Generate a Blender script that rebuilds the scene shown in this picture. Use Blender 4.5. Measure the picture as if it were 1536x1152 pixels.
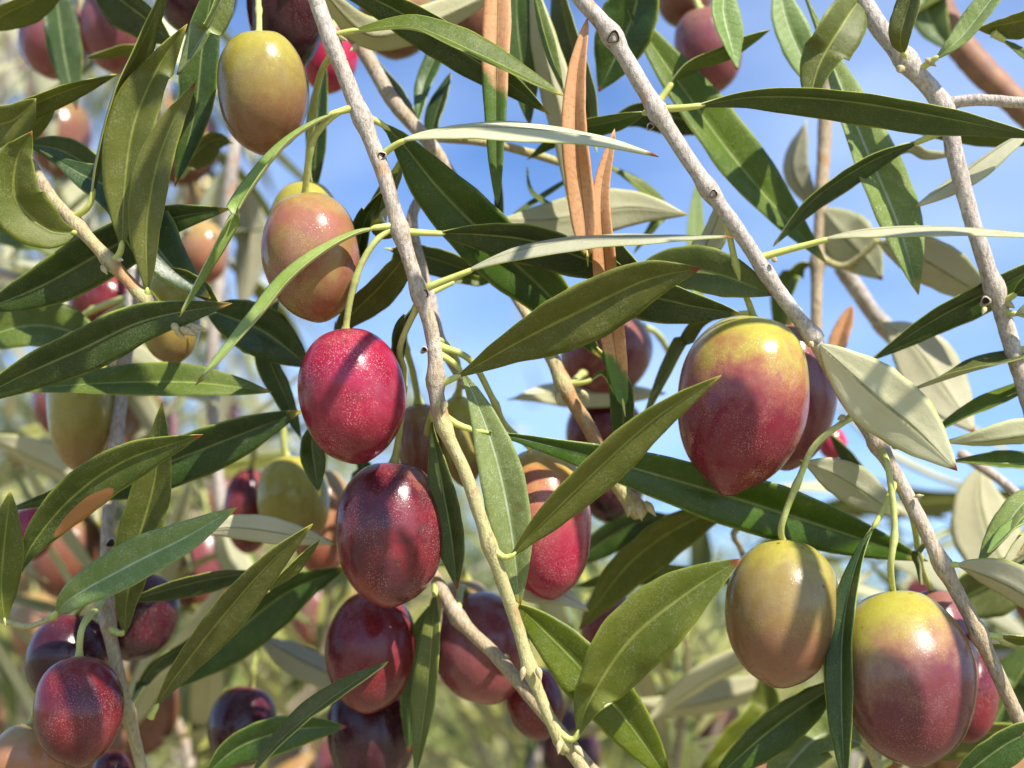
import bpy, math, random
import numpy as np
from mathutils import Vector, Matrix

for o in list(bpy.data.objects):
    bpy.data.objects.remove(o)
sc = bpy.context.scene
COL = sc.collection
R = math.radians

# ------------------------------------------------------------------ camera
F = 768 / math.tan(R(22.5))            # focal length in photo pixels (1536 wide)
PITCH = R(14)
CAM = Vector((0, 0, 1.6))
RIGHT = Vector((1, 0, 0))
FWD = Vector((0, math.cos(PITCH), math.sin(PITCH)))
UP = Vector((0, -math.sin(PITCH), math.cos(PITCH)))
cam_d = bpy.data.cameras.new('camera')
cam = bpy.data.objects.new('camera', cam_d)
COL.objects.link(cam)
cam.location = CAM
cam.rotation_euler = (R(90) + PITCH, 0, 0)
cam_d.sensor_width = 36
cam_d.lens = 18 / math.tan(R(22.5))
cam_d.clip_start = 0.01
cam_d.clip_end = 3000
cam_d.dof.use_dof = True
cam_d.dof.focus_distance = 0.197
cam_d.dof.aperture_fstop = 12.0
sc.camera = cam

# ------------------------------------------------------------------ light
SUNDIR = (RIGHT * .44 + UP * .78 - FWD * .44).normalized()
SUN_EL = math.asin(SUNDIR.z)
SUN_AZ = math.atan2(SUNDIR.x, SUNDIR.y)
world = bpy.data.worlds.new('World')
sc.world = world
world.use_nodes = True
wn = world.node_tree.nodes
wl = world.node_tree.links
bg = wn['Background']
bg.inputs['Strength'].default_value = 0.108
sky = wn.new('ShaderNodeTexSky')
sky.sky_type = 'NISHITA'
sky.sun_disc = False
sky.sun_elevation = SUN_EL
sky.sun_rotation = SUN_AZ
sky.altitude = 300
sky.air_density = 1.0
sky.dust_density = 0.25
sky.ozone_density = 3.0
# thin veil of high cloud
tc = wn.new('ShaderNodeTexCoord')
mp = wn.new('ShaderNodeMapping')
mp.inputs['Scale'].default_value = (1.6, 1.6, 4.0)
nz = wn.new('ShaderNodeTexNoise')
nz.inputs['Scale'].default_value = 1.7
nz.inputs['Detail'].default_value = 4
nz.inputs['Roughness'].default_value = .5
rp = wn.new('ShaderNodeMapRange')
rp.inputs[1].default_value = .34
rp.inputs[2].default_value = .72
rp.inputs[3].default_value = 0.0
rp.inputs[4].default_value = .52
mx = wn.new('ShaderNodeMix')
mx.data_type = 'RGBA'
mx.inputs[7].default_value = (6.6, 6.9, 7.6, 1)
wl.new(tc.outputs['Generated'], mp.inputs[0])
wl.new(mp.outputs[0], nz.inputs[0])
wl.new(nz.outputs[0], rp.inputs[0])
wl.new(rp.outputs[0], mx.inputs[0])
wl.new(sky.outputs[0], mx.inputs[6])
tint = wn.new('ShaderNodeMix')
tint.data_type = 'RGBA'
tint.blend_type = 'MULTIPLY'
tint.inputs[0].default_value = 1
tint.inputs[7].default_value = (.78, .92, 1.14, 1)
wl.new(mx.outputs[2], tint.inputs[6])
wl.new(tint.outputs[2], bg.inputs['Color'])

sun_d = bpy.data.lights.new('sun', 'SUN')
sun_d.energy = 5.0
sun_d.angle = R(0.53)
sun_d.color = (1.0, .93, .82)
sun = bpy.data.objects.new('sun', sun_d)
COL.objects.link(sun)
sun.rotation_euler = SUNDIR.to_track_quat('Z', 'Y').to_euler()
sun.location = (0, 0, 6)

sc.view_settings.view_transform = 'Standard'
sc.view_settings.look = 'None'
sc.view_settings.gamma = 1
sc.view_settings.use_curve_mapping = False
sc.view_settings.exposure = 0.86
sc.cycles.max_bounces = 10
sc.cycles.diffuse_bounces = 5
sc.cycles.transmission_bounces = 6
sc.cycles.use_denoising = True

# ------------------------------------------------------------------ helpers
def P(x, y, mm=0.0):
    """photo pixel + distance in mm beyond the 200 mm plane -> point in the world"""
    d = .2 + mm / 1000
    return CAM + RIGHT * ((x - 768) / F * d) + UP * ((576 - y) / F * d) + FWD * d

def px(n, mm=0.0):
    return n * (.2 + mm / 1000) / F

def catmull(pts, n):
    pts = [Vector(p) for p in pts]
    if len(pts) == 2:
        return [pts[0].lerp(pts[1], i / (n - 1)) for i in range(n)]
    q = [pts[0] * 2 - pts[1]] + pts + [pts[-1] * 2 - pts[-2]]
    # dense sampling then even spacing
    dense = []
    for i in range(1, len(q) - 2):
        for k in range(16):
            t = k / 16
            p0, p1, p2, p3 = q[i - 1], q[i], q[i + 1], q[i + 2]
            dense.append(.5 * ((2 * p1) + (p2 - p0) * t + (2 * p0 - 5 * p1 + 4 * p2 - p3) * t * t + (3 * p1 - p0 - 3 * p2 + p3) * t ** 3))
    dense.append(pts[-1])
    cum = [0]
    for a, b in zip(dense, dense[1:]):
        cum.append(cum[-1] + (b - a).length)
    out, j = [], 0
    for i in range(n):
        s = cum[-1] * i / (n - 1)
        while j < len(cum) - 2 and cum[j + 1] < s:
            j += 1
        f = (s - cum[j]) / max(1e-12, cum[j + 1] - cum[j])
        out.append(dense[j].lerp(dense[j + 1], min(1, max(0, f))))
    return out

def curve_len(pts):
    return sum((b - a).length for a, b in zip(pts, pts[1:]))

def mesh_obj(name, verts, faces, mats, parent=None, origin=None, uvs=None, fmat=None, attrs=None, smooth=True):
    """links one mesh object; verts are world points, origin becomes the object's location"""
    origin = Vector(origin) if origin is not None else Vector(verts[0])
    me = bpy.data.meshes.new(name)
    me.from_pydata([tuple(Vector(v) - origin) for v in verts], [], faces)
    for m in mats:
        me.materials.append(m)
    if fmat is not None:
        me.polygons.foreach_set('material_index', fmat)
    if smooth:
        me.polygons.foreach_set('use_smooth', [True] * len(faces))
    if uvs is not None:
        ul = me.uv_layers.new(name='UVMap')
        idx = np.empty(len(me.loops), dtype=np.int32)
        me.loops.foreach_get('vertex_index', idx)
        ul.data.foreach_set('uv', np.asarray(uvs, dtype=np.float32)[idx].ravel())
    if attrs:
        for k, vals in attrs.items():
            a = me.attributes.new(k, 'FLOAT', 'POINT')
            a.data.foreach_set('value', vals)
    me.update()
    o = bpy.data.objects.new(name, me)
    COL.objects.link(o)
    place(o, parent, origin)
    return o

def wloc(o):
    v = Vector((0, 0, 0))
    while o is not None:
        v += o.location
        o = o.parent
    return v

def place(o, parent, origin):
    if parent is not None:
        o.parent = parent
        o.location = Vector(origin) - wloc(parent)
    else:
        o.location = origin

def thing(name, label, cat, loc, group=None):
    o = bpy.data.objects.new(name, None)
    o.empty_display_size = .01
    COL.objects.link(o)
    o.location = loc
    o['label'] = label
    o['category'] = cat
    if group:
        o['group'] = group
    return o

def tube_geo(cs, rs, sides=10, jitter=0, rnd=None, cap=True):
    verts, faces = [], []
    n = len(cs)
    ref = Vector((.3, .2, .9))
    T = (cs[1] - cs[0]).normalized()
    A = T.cross(ref).normalized()
    for i in range(n):
        T = (cs[min(i + 1, n - 1)] - cs[max(i - 1, 0)]).normalized()
        A = (A - T * A.dot(T)).normalized()
        B = T.cross(A)
        for k in range(sides):
            a = 2 * math.pi * k / sides
            r = rs[i]
            if jitter:
                r *= 1 + jitter * .7 * (rnd.random() - .5) + jitter * .6 * math.sin(a * 2 + i * .13)
            verts.append(cs[i] + (A * math.cos(a) + B * math.sin(a)) * r)
    for i in range(n - 1):
        for k in range(sides):
            k2 = (k + 1) % sides
            faces.append((i * sides + k, i * sides + k2, (i + 1) * sides + k2, (i + 1) * sides + k))
    if cap:
        for i, e in ((0, -1), (n - 1, 1)):
            T = (cs[1] - cs[0]).normalized() * -1 if e < 0 else (cs[-1] - cs[-2]).normalized()
            c = len(verts)
            verts.append(cs[i] + T * rs[i] * .5)
            for k in range(sides):
                k2 = (k + 1) % sides
                f = (i * sides + k, i * sides + k2, c)
                faces.append(f if e > 0 else f[::-1])
    return verts, faces

# ------------------------------------------------------------------ materials
class NT:
    def __init__(self, name):
        self.m = bpy.data.materials.new(name)
        self.m.use_nodes = True
        self.t = self.m.node_tree
        self.n = self.t.nodes
        self.l = self.t.links
        self.b = self.n['Principled BSDF']
        self.out = self.n['Material Output']
    def new(self, t, **kw):
        x = self.n.new(t)
        for k, v in kw.items():
            setattr(x, k, v)
        return x
    def put(self, sock, v):
        if isinstance(v, bpy.types.NodeSocket):
            self.l.new(v, sock)
        elif isinstance(v, (tuple, list)) and len(v) == 3 and sock.type == 'RGBA':
            sock.default_value = (*v, 1)
        else:
            sock.default_value = v
    def math(self, op, a, b=None, clamp=False):
        x = self.new('ShaderNodeMath', operation=op, use_clamp=clamp)
        self.put(x.inputs[0], a)
        if b is not None:
            self.put(x.inputs[1], b)
        return x.outputs[0]
    def mix(self, f, a, b, mode='MIX'):
        x = self.new('ShaderNodeMix', data_type='RGBA', blend_type=mode)
        self.put(x.inputs[0], f)
        self.put(x.inputs[6], a)
        self.put(x.inputs[7], b)
        return x.outputs[2]
    def rng(self, v, a, b, c=0., d=1., smooth=False):
        x = self.new('ShaderNodeMapRange')
        if smooth:
            x.interpolation_type = 'SMOOTHSTEP'
        self.put(x.inputs[0], v)
        for i, q in enumerate((a, b, c, d)):
            x.inputs[1 + i].default_value = q
        return x.outputs[0]
    def noise(self, vec, scale, detail=2, rough=.5, dist=0):
        x = self.new('ShaderNodeTexNoise')
        x.inputs['Scale'].default_value = scale
        x.inputs['Detail'].default_value = detail
        x.inputs['Roughness'].default_value = rough
        x.inputs['Distortion'].default_value = dist
        self.put(x.inputs['Vector'], vec)
        return x.outputs[0]
    def vadd(self, vec, s):
        x = self.new('ShaderNodeVectorMath', operation='ADD')
        self.put(x.inputs[0], vec)
        self.put(x.inputs[1], s)
        return x.outputs[0]
    def vmul(self, vec, v):
        x = self.new('ShaderNodeVectorMath', operation='MULTIPLY')
        self.put(x.inputs[0], vec)
        x.inputs[1].default_value = v
        return x.outputs[0]
    def bump(self, h, dist, strength=1.):
        x = self.new('ShaderNodeBump')
        x.inputs['Strength'].default_value = strength
        x.inputs['Distance'].default_value = dist
        self.put(x.inputs['Height'], h)
        self.l.new(x.outputs[0], self.b.inputs['Normal'])
        return x.outputs[0]
    def objvec(self):
        tc = self.new('ShaderNodeTexCoord')
        oi = self.new('ShaderNodeObjectInfo')
        return self.vadd(tc.outputs['Object'], oi.outputs['Random']), oi.outputs['Random'], tc

def leaf_surface(name, base, base2, hair, hair_amt, rib, edge, transl, trans_col, rough, tip=(.25, .06, .02), veins=0.0,
                 dead=None, spec=.48, patch=None):
    """base/base2: two tones of the blade; hair: colour of the tiny scales; dead=(colour, colour2, u0, u1) turns dry between u0 and u1"""
    t = NT(name)
    vec, rndv, tc = t.objvec()
    uv = t.new('ShaderNodeUVMap')
    sep = t.new('ShaderNodeSeparateXYZ')
    t.l.new(uv.outputs[0], sep.inputs[0])
    u, v = sep.outputs[0], sep.outputs[1]
    av = t.math('ABSOLUTE', v)
    big = t.noise(vec, 120, 3, .6)
    c = t.mix(t.rng(big, .3, .7), base, base2)
    # a little difference from leaf to leaf
    hsv = t.new('ShaderNodeHueSaturation')
    t.put(hsv.inputs['Hue'], t.rng(rndv, 0, 1, .484, .512))
    t.put(hsv.inputs['Saturation'], t.rng(t.math('FRACT', t.math('MULTIPLY', rndv, 7.3)), 0, 1, .98, 1.30))
    t.put(hsv.inputs['Value'], t.rng(t.math('FRACT', t.math('MULTIPLY', rndv, 3.7)), 0, 1, .85, 1.4))
    t.put(hsv.inputs['Color'], c)
    c = hsv.outputs[0]
    fine = t.noise(vec, 4200, 3, .75)
    mid = t.noise(vec, 380, 3, .6)
    hf = t.math('MULTIPLY', t.rng(fine, .50, .60), t.rng(mid, .40, .62, .25, 1))
    c = t.mix(t.math('MULTIPLY', hf, hair_amt * .72), c, hair)
    # side veins, faint
    if veins:
        w = t.math('SINE', t.math('MULTIPLY', t.math('SUBTRACT', t.math('MULTIPLY', u, 1.0), t.math('ADD', t.math('MULTIPLY', av, .075), t.math('MULTIPLY', mid, .05))), 95))
        vf = t.math('MULTIPLY', t.rng(w, .55, 1), veins)
        c = t.mix(vf, c, rib)
    else:
        w = None
    if dead:
        d0, d1, u0, u1 = dead
        dn = t.math('ADD', u, t.math('MULTIPLY', t.math('SUBTRACT', mid, .5), .10))
        dn = t.math('ADD', dn, t.math('MULTIPLY', v, .05))
        df = t.rng(dn, u0, u1)
        dc = t.mix(t.rng(big, .3, .7), d0, d1)
        dc = t.mix(t.rng(t.noise(vec, 1600, 3, .6), .52, .75), dc, tuple(x * .72 for x in d0))
        c = t.mix(df, c, dc)
    if patch:
        pu, pv, su, sv = patch
        e = t.math('ADD', t.math('POWER', t.math('DIVIDE', t.math('SUBTRACT', u, pu), su), 2), t.math('POWER', t.math('DIVIDE', t.math('SUBTRACT', v, pv), sv), 2))
        e = t.math('ADD', e, t.math('MULTIPLY', t.math('SUBTRACT', mid, .5), .5))
        c = t.mix(t.rng(e, .9, 1.05, 1, 0), c, (.52, .22, .08))
    ribf = t.rng(av, .02, .075, 1, 0, True)
    ribf = t.math('MULTIPLY', ribf, t.rng(mid, .3, .6, .55, 1))
    ribf = t.math('MULTIPLY', ribf, t.rng(u, .75, .98, 1, .3))
    c = t.mix(t.math('MULTIPLY', ribf, .95), c, rib)
    ef = t.rng(av, .88, .985, 0, 1, True)
    ef = t.math('MULTIPLY', ef, t.rng(t.noise(vec, 140, 2), .38, .62, .1, .9))
    if not dead:
        c = t.mix(ef, c, edge)
        c = t.mix(t.rng(t.math('ADD', u, t.math('MULTIPLY', mid, .03)), .965, .99), c, t.mix(t.rng(t.math('FRACT', t.math('MULTIPLY', rndv, 11.7)), .45, .6), (.40, .34, .06), tip))
        spot = t.math('MULTIPLY', t.rng(t.noise(vec, 75, 3, .7), .70, .74), t.rng(av, .1, .5))
        c = t.mix(t.math('MULTIPLY', spot, .6), c, (.16, .11, .03))
    t.put(t.b.inputs['Base Color'], c)
    t.put(t.b.inputs['Roughness'], t.rng(fine, .3, .7, rough - .07, rough + .14))
    t.b.inputs['Specular IOR Level'].default_value = spec
    h = t.math('ADD', t.math('MULTIPLY', fine, .5), t.math('MULTIPLY', t.noise(vec, 900, 3, .6), 1.2))
    if w is not None:
        h = t.math('ADD', h, t.math('MULTIPLY', w, -.12))
    h = t.math('SUBTRACT', h, t.math('MULTIPLY', ribf, .8))
    t.bump(h, .00012, .55)
    tr = t.new('ShaderNodeBsdfTranslucent')
    t.put(tr.inputs[0], t.mix(.55, c, trans_col) if not dead else t.mix(.35, c, trans_col))
    ms = t.new('ShaderNodeMixShader')
    ms.inputs[0].default_value = transl
    t.l.new(t.b.outputs[0], ms.inputs[1])
    t.l.new(tr.outputs[0], ms.inputs[2])
    t.l.new(ms.outputs[0], t.out.inputs[0])
    return t.m

EDGE = (.34, .39, .06)
LOW = leaf_surface('leaf_underside', (.42, .41, .27), (.50, .49, .34), (.60, .58, .45), .5, (.22, .23, .10), (.34, .38, .07),
                   .20, (.30, .36, .10), .52, spec=.3)
UPD = leaf_surface('leaf_upper_dark', (.022, .048, .011), (.044, .078, .018), (.20, .23, .12), .6, (.22, .28, .10), EDGE,
                   .24, (.16, .24, .02), .31)
UPM = leaf_surface('leaf_upper_green', (.060, .100, .018), (.100, .138, .026), (.31, .34, .15), .75, (.30, .38, .10), EDGE,
                   .36, (.36, .42, .04), .42)
UPK = leaf_surface('leaf_upper_olive', (.088, .110, .022), (.140, .152, .036), (.36, .37, .19), .85, (.38, .42, .10), EDGE,
                   .42, (.44, .48, .06), .48)
UPQ = leaf_surface('leaf_upper_orange_patch', (.06, .085, .022), (.10, .12, .036), (.36, .37, .19), .85, (.38, .42, .10), EDGE,
                   .36, (.40, .44, .06), .48, patch=(.38, .75, .17, .42))
UPP = leaf_surface('leaf_upper_scaly', (.15, .22, .065), (.22, .29, .105), (.46, .50, .30), .95, (.50, .58, .38), (.30, .38, .16),
                   .24, (.24, .32, .08), .48, veins=.05)
ORA = ((.66, .33, .14), (.72, .41, .22))
DRY1 = leaf_surface('leaf_dry_upper_half', (.07, .14, .03), (.10, .18, .04), (.30, .36, .2), .6, (.2, .2, .08), EDGE, .25, (.6, .3, .08), .55,
                    dead=(*ORA, .54, .49))
DRY2 = leaf_surface('leaf_dry_green_base', (.07, .14, .03), (.10, .18, .04), (.30, .36, .2), .7, (.2, .2, .08), EDGE, .25, (.6, .3, .08), .55,
                    dead=(*ORA, .15, .19))
DRYA = leaf_surface('leaf_dry_all', (.07, .14, .03), (.10, .18, .04), (.30, .36, .2), .6, (.45, .22, .1), EDGE, .25, (.6, .3, .08), .55,
                    dead=(*ORA, .00, .01))

def simple(name, col, rough=.5, col2=None, scale=600, bump=.0001, spec=.4):
    t = NT(name)
    vec, rndv, tc = t.objvec()
    n = t.noise(vec, scale, 4, .6)
    c = t.mix(t.rng(n, .35, .65), col, col2 or tuple(x * .75 for x in col))
    t.put(t.b.inputs['Base Color'], c)
    t.b.inputs['Roughness'].default_value = rough
    t.b.inputs['Specular IOR Level'].default_value = spec
    t.bump(n, bump, .6)
    return t.m

RIM = simple('leaf_rim', (.36, .41, .07), .45)
PET = simple('petiole_green', (.50, .52, .15), .45, (.42, .46, .12), 900)
STALK = simple('fruit_stalk_green', (.48, .50, .17), .5, (.38, .42, .13), 1200)
SCAR = simple('scar_brown', (.05, .025, .015), .8)
BUD = simple('bud_cream', (.50, .43, .24), .6, (.38, .30, .15), 1500)

def bark_mat():
    t = NT('bark_olive_twig')
    vec, rndv, tc = t.objvec()
    at = t.new('ShaderNodeAttribute', attribute_name='age')
    n1 = t.noise(vec, 350, 4, .65)
    n2 = t.noise(t.vmul(vec, (1, 1, .35)), 2200, 3, .65)
    age = t.math('ADD', at.outputs['Fac'], t.math('MULTIPLY', t.math('SUBTRACT', n1, .5), .7))
    young = t.mix(t.rng(n2, .35, .65), (.40, .37, .155), (.50, .45, .23))
    mid = t.mix(t.rng(n2, .35, .65), (.30, .225, .135), (.46, .37, .24))
    old = t.mix(t.rng(n2, .30, .60), (.28, .235, .205), (.51, .46, .42))
    c = t.mix(t.rng(age, .15, .45), young, mid)
    c = t.mix(t.rng(age, .55, .85), c, old)
    c = t.mix(t.rng(t.noise(vec, 95, 2), .60, .68), c, (.42, .24, .11))
    c = t.mix(t.rng(t.noise(t.vmul(vec, (1, 1, .3)), 700, 5, .75), .56, .66, 0, .55), c, (.10, .07, .05))
    c = t.mix(t.math('MULTIPLY', t.rng(t.noise(vec, 210, 3, .7), .60, .66), t.rng(age, .5, .8)), c, (.58, .55, .48))
    v = t.new('ShaderNodeTexVoronoi')
    v.inputs['Scale'].default_value = 900
    t.put(v.inputs['Vector'], vec)
    c = t.mix(t.math('MULTIPLY', t.rng(v.outputs[0], .10, .22, 1, 0), .5), c, (.16, .10, .07))
    t.put(t.b.inputs['Base Color'], c)
    t.b.inputs['Roughness'].default_value = .62
    t.b.inputs['Specular IOR Level'].default_value = .3
    h = t.math('ADD', n2, t.math('MULTIPLY', t.noise(vec, 5000, 3, .6), .5))
    t.bump(h, .00032, .9)
    return t.m
BARK = bark_mat()
BROWNBARK = simple('bark_brown', (.30, .15, .08), .6, (.20, .10, .06), 300, .0002)

def olive_mat(name, top, mid, apex, p1=.72, p2=.34, blush=None, blush_at=.55, speck=.5, rough=.17, bias=(0, 0)):
    """colours from the stalk end to the tip; p1, p2: where along the fruit they change (1 = stalk end)"""
    t = NT(name)
    vec, rndv, tc = t.objvec()
    sep = t.new('ShaderNodeSeparateXYZ')
    t.l.new(tc.outputs['Generated'], sep.inputs[0])
    n1 = t.noise(vec, 140, 4, .6, .4)
    n2 = t.noise(vec, 620, 4, .7)
    z = t.math('ADD', sep.outputs[2], t.math('MULTIPLY', t.math('SUBTRACT', n1, .5), .55))
    z = t.math('ADD', z, t.math('MULTIPLY', t.math('SUBTRACT', n2, .5), .22))
    z = t.math('ADD', z, t.math('MULTIPLY', t.math('SUBTRACT', sep.outputs[0], .5), bias[0]))
    z = t.math('ADD', z, t.math('MULTIPLY', t.math('SUBTRACT', sep.outputs[1], .5), bias[1]))
    c = t.mix(t.rng(z, p1 - .16, p1 + .16, 0, 1, True), mid, top)
    c = t.mix(t.rng(z, p2 - .20, p2 + .20, 0, 1, True), apex, c)
    if blush:
        c = t.mix(t.math('MULTIPLY', t.rng(t.noise(vec, 95, 3, .6, .8), blush_at - .1, blush_at + .12, 0, 1, True), .85), c, blush)
    # lenticels: tiny pale dots, thicker in some zones
    v = t.new('ShaderNodeTexVoronoi')
    v.inputs['Scale'].default_value = 2300
    v.inputs['Randomness'].default_value = 1
    t.put(v.inputs['Vector'], vec)
    dots = t.rng(v.outputs[0], .14, .26, 1, 0)
    v2 = t.new('ShaderNodeTexVoronoi')
    v2.inputs['Scale'].default_value = 3600
    t.put(v2.inputs['Vector'], vec)
    dust = t.math('MULTIPLY', t.rng(v2.outputs[0], .18, .42, 1, 0), t.rng(n1, .36, .58))
    pale = t.mix(.5, c, (.80, .55, .45))
    c = t.mix(t.math('MULTIPLY', t.math('MULTIPLY', dots, t.rng(n1, .42, .60)), min(1, speck * .8)), c, pale)
    c = t.mix(t.math('MULTIPLY', dust, speck * .42), c, pale)
    # dents and corky specks
    sp = t.new('ShaderNodeTexVoronoi')
    sp.inputs['Scale'].default_value = 260
    t.put(sp.inputs['Vector'], vec)
    scf = t.math('MULTIPLY', t.rng(sp.outputs[0], .05, .11, 1, 0), t.rng(t.noise(vec, 60, 2), .52, .60))
    c = t.mix(t.math('MULTIPLY', scf, .7), c, (.10, .05, .025))
    c = t.mix(t.rng(t.noise(vec, 420, 5, .75), .35, .7, 0, .35), c, t.mix(.5, c, (.05, .02, .02)))
    # waxy bloom
    bl = t.rng(t.noise(vec, 170, 3, .6), .48, .72)
    c = t.mix(t.math('MULTIPLY', bl, .03), c, (.50, .48, .55))
    t.put(t.b.inputs['Base Color'], c)
    t.put(t.b.inputs['Roughness'], t.rng(bl, 0, 1, rough, rough + .20))
    t.b.inputs['Specular IOR Level'].default_value = .42
    t.b.inputs['Subsurface Weight'].default_value = .12
    t.b.inputs['Subsurface Radius'].default_value = (1, .4, .15)
    t.b.inputs['Subsurface Scale'].default_value = .0015
    h = t.math('SUBTRACT', t.math('ADD', t.math('MULTIPLY', n2, .7), t.math('MULTIPLY', dots, .12)), t.math('MULTIPLY', scf, .8))
    t.bump(h, .00013, .6)
    return t.m

YG = (.42, .37, .050); YGD = (.28, .27, .05); TAN = (.42, .25, .10); BRN = (.26, .11, .055)
PNK = (.42, .13, .09); CRM = (.32, .014, .044); RED = (.21, .012, .024); MAR = (.11, .010, .018); PUR = (.040, .006, .013)
MAU = (.20, .055, .065)
OM = {
    'green': olive_mat('olive_skin_green', (.36, .33, .045), (.30, .25, .05), (.28, .16, .06), .62, .22, speck=.5),
    'greentan': olive_mat('olive_skin_green_tan', (.34, .30, .045), (.26, .19, .055), (.23, .105, .055), .80, .42, speck=.4),
    'browngreen': olive_mat('olive_skin_blushed', (.32, .26, .05), (.31, .125, .085), (.25, .10, .05), .90, .35, blush=(.29, .19, .06), blush_at=.5, speck=.9),
    'crimson': olive_mat('olive_skin_crimson', (.36, .045, .06), (.30, .011, .045), (.17, .008, .022), .97, .22, blush=(.21, .006, .028), speck=1.0),
    'redtan': olive_mat('olive_skin_red_tan', (.36, .17, .07), (.17, .016, .026), (.22, .030, .028), 1.05, .0, blush=(.08, .012, .022), blush_at=.50, speck=.8, bias=(0, .75)),
    'darkred': olive_mat('olive_skin_dark_red', (.22, .040, .030), (.15, .011, .018), (.15, .020, .016), .88, .05, blush=(.08, .008, .014), speck=.5),
    'purple': olive_mat('olive_skin_purple', MAR, PUR, PUR, .9, .2, blush=(.10, .008, .03), blush_at=.62, speck=.4),
    'yellowpink': olive_mat('olive_skin_yellow_pink', (.46, .34, .06), (.42, .13, .09), (.32, .02, .05), .80, .52, speck=1.0),
    'bigred': olive_mat('olive_skin_yellow_to_red', (.38, .34, .05), (.33, .12, .065), (.17, .010, .028), .78, .58, blush=(.34, .018, .045), blush_at=.70, speck=.8),
    'yellowpurple': olive_mat('olive_skin_yellow_to_purple', (.36, .33, .045), (.31, .17, .08), (.135, .026, .034), .76, .50, speck=.5, bias=(0, -.35)),
    'mauve': olive_mat('olive_skin_mauve', (.24, .10, .07), MAU, (.22, .05, .055), .85, .3, speck=.4),
    'brown': olive_mat('olive_skin_brown', (.25, .15, .05), (.20, .08, .045), (.15, .045, .03), .7, .3, speck=.4),
    'magenta': olive_mat('olive_skin_magenta', (.45, .06, .10), (.45, .025, .08), CRM, .8, .2, speck=.5),
    'orange': olive_mat('olive_skin_orange', (.36, .24, .08), (.36, .17, .09), (.30, .08, .05), .7, .3, speck=.4),
}

# ------------------------------------------------------------------ leaf builder
def profile(t, wide=.5, full=.98):
    """relative half width of the blade along its length"""
    if t <= 0 or t >= 1:
        return 0.0
    a = math.sin(math.pi * t ** (math.log(.5) / math.log(wide)))
    return max(0.0, a) ** full * (1 - .05 * t)

def leaf_geo(cs, nrm, side, W, fold, wide, thick, ncross, curl, wav, ph, full=.98):
    """closed thin blade: upper sheet, under sheet, rim"""
    n = len(cs)
    verts, uvs = [], []
    fold = [fold] * n if not isinstance(fold, (list, tuple)) else fold
    m = 2 * ncross + 1
    def sheet(off):
        for i in range(n):
            t = i / (n - 1)
            hw = W * .5 * max(profile(t, wide, full), .04 * (1 - t) + .012)
            S, N = side[i], nrm[i]
            for j in range(m):
                v = (j - ncross) / ncross
                av = math.sqrt(v * v + .0009) - .03
                b = fold[i]
                x = v * math.cos(b * .9) * (1 + abs(v) ** 3 * (.022 * math.sin(t * 19 + ph * 3 + (2 if v > 0 else 0)) + .014 * math.sin(t * 47 + ph)))
                h = av * math.sin(b) - curl * (abs(v) ** 3.5) + wav * (math.sin(t * 13 + ph + v * 1.7) + .5 * math.sin(t * 29 + ph * 2 - v)) * abs(v) * (1 if v > 0 else .7)
                # midrib: groove above, keel below
                rib = math.exp(-(v / .10) ** 2)
                h += -.035 * rib if off == 0 else -.085 * rib * (1 - .6 * t)
                edge = 1 - abs(v) ** 6 * .75
                p = cs[i] + S * (x * hw) + N * (h * hw) - N * (off * thick * edge * (1 if 0 < i < n - 1 else .3))
                verts.append(p)
                uvs.append((t, v))
    sheet(0)
    sheet(1)
    faces, fm = [], []
    K = n * m
    for i in range(n - 1):
        for j in range(m - 1):
            a, b, c, d = i * m + j, i * m + j + 1, (i + 1) * m + j + 1, (i + 1) * m + j
            faces.append((a, b, c, d)); fm.append(0)
            faces.append((K + d, K + c, K + b, K + a)); fm.append(1)
        a, d = i * m, (i + 1) * m
        faces.append((K + a, a, d, K + d)); fm.append(2)
        a, d = i * m + m - 1, (i + 1) * m + m - 1
        faces.append((a, K + a, K + d, d)); fm.append(2)
    for i in (0, n - 1):
        for j in range(m - 1):
            a, b = i * m + j, i * m + j + 1
            faces.append((a, K + a, K + b, b) if i == 0 else (b, K + b, K + a, a)); fm.append(2)
    return verts, faces, uvs, fm

STEMS = {}
def nearest(p, names, reach):
    """the closest point on a stem's axis, seen from the camera, or None"""
    best, bd = None, reach
    for nm in names:
        for q in STEMS.get(nm, ()):
            v = q - p
            d = math.hypot(v.dot(RIGHT), v.dot(UP)) + abs(v.dot(FWD)) * .35
            if d < bd:
                best, bd = q, d
    return best

U2 = Vector((.49, .87, 0))        # the sun's side in the picture plane
lrnd = random.Random(11)
MATS = {'d': UPD, 'm': UPM, 'k': UPK, 'p': UPP, 'q': UPQ, 'o1': DRY1, 'o2': DRY2, 'oa': DRYA}

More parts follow.
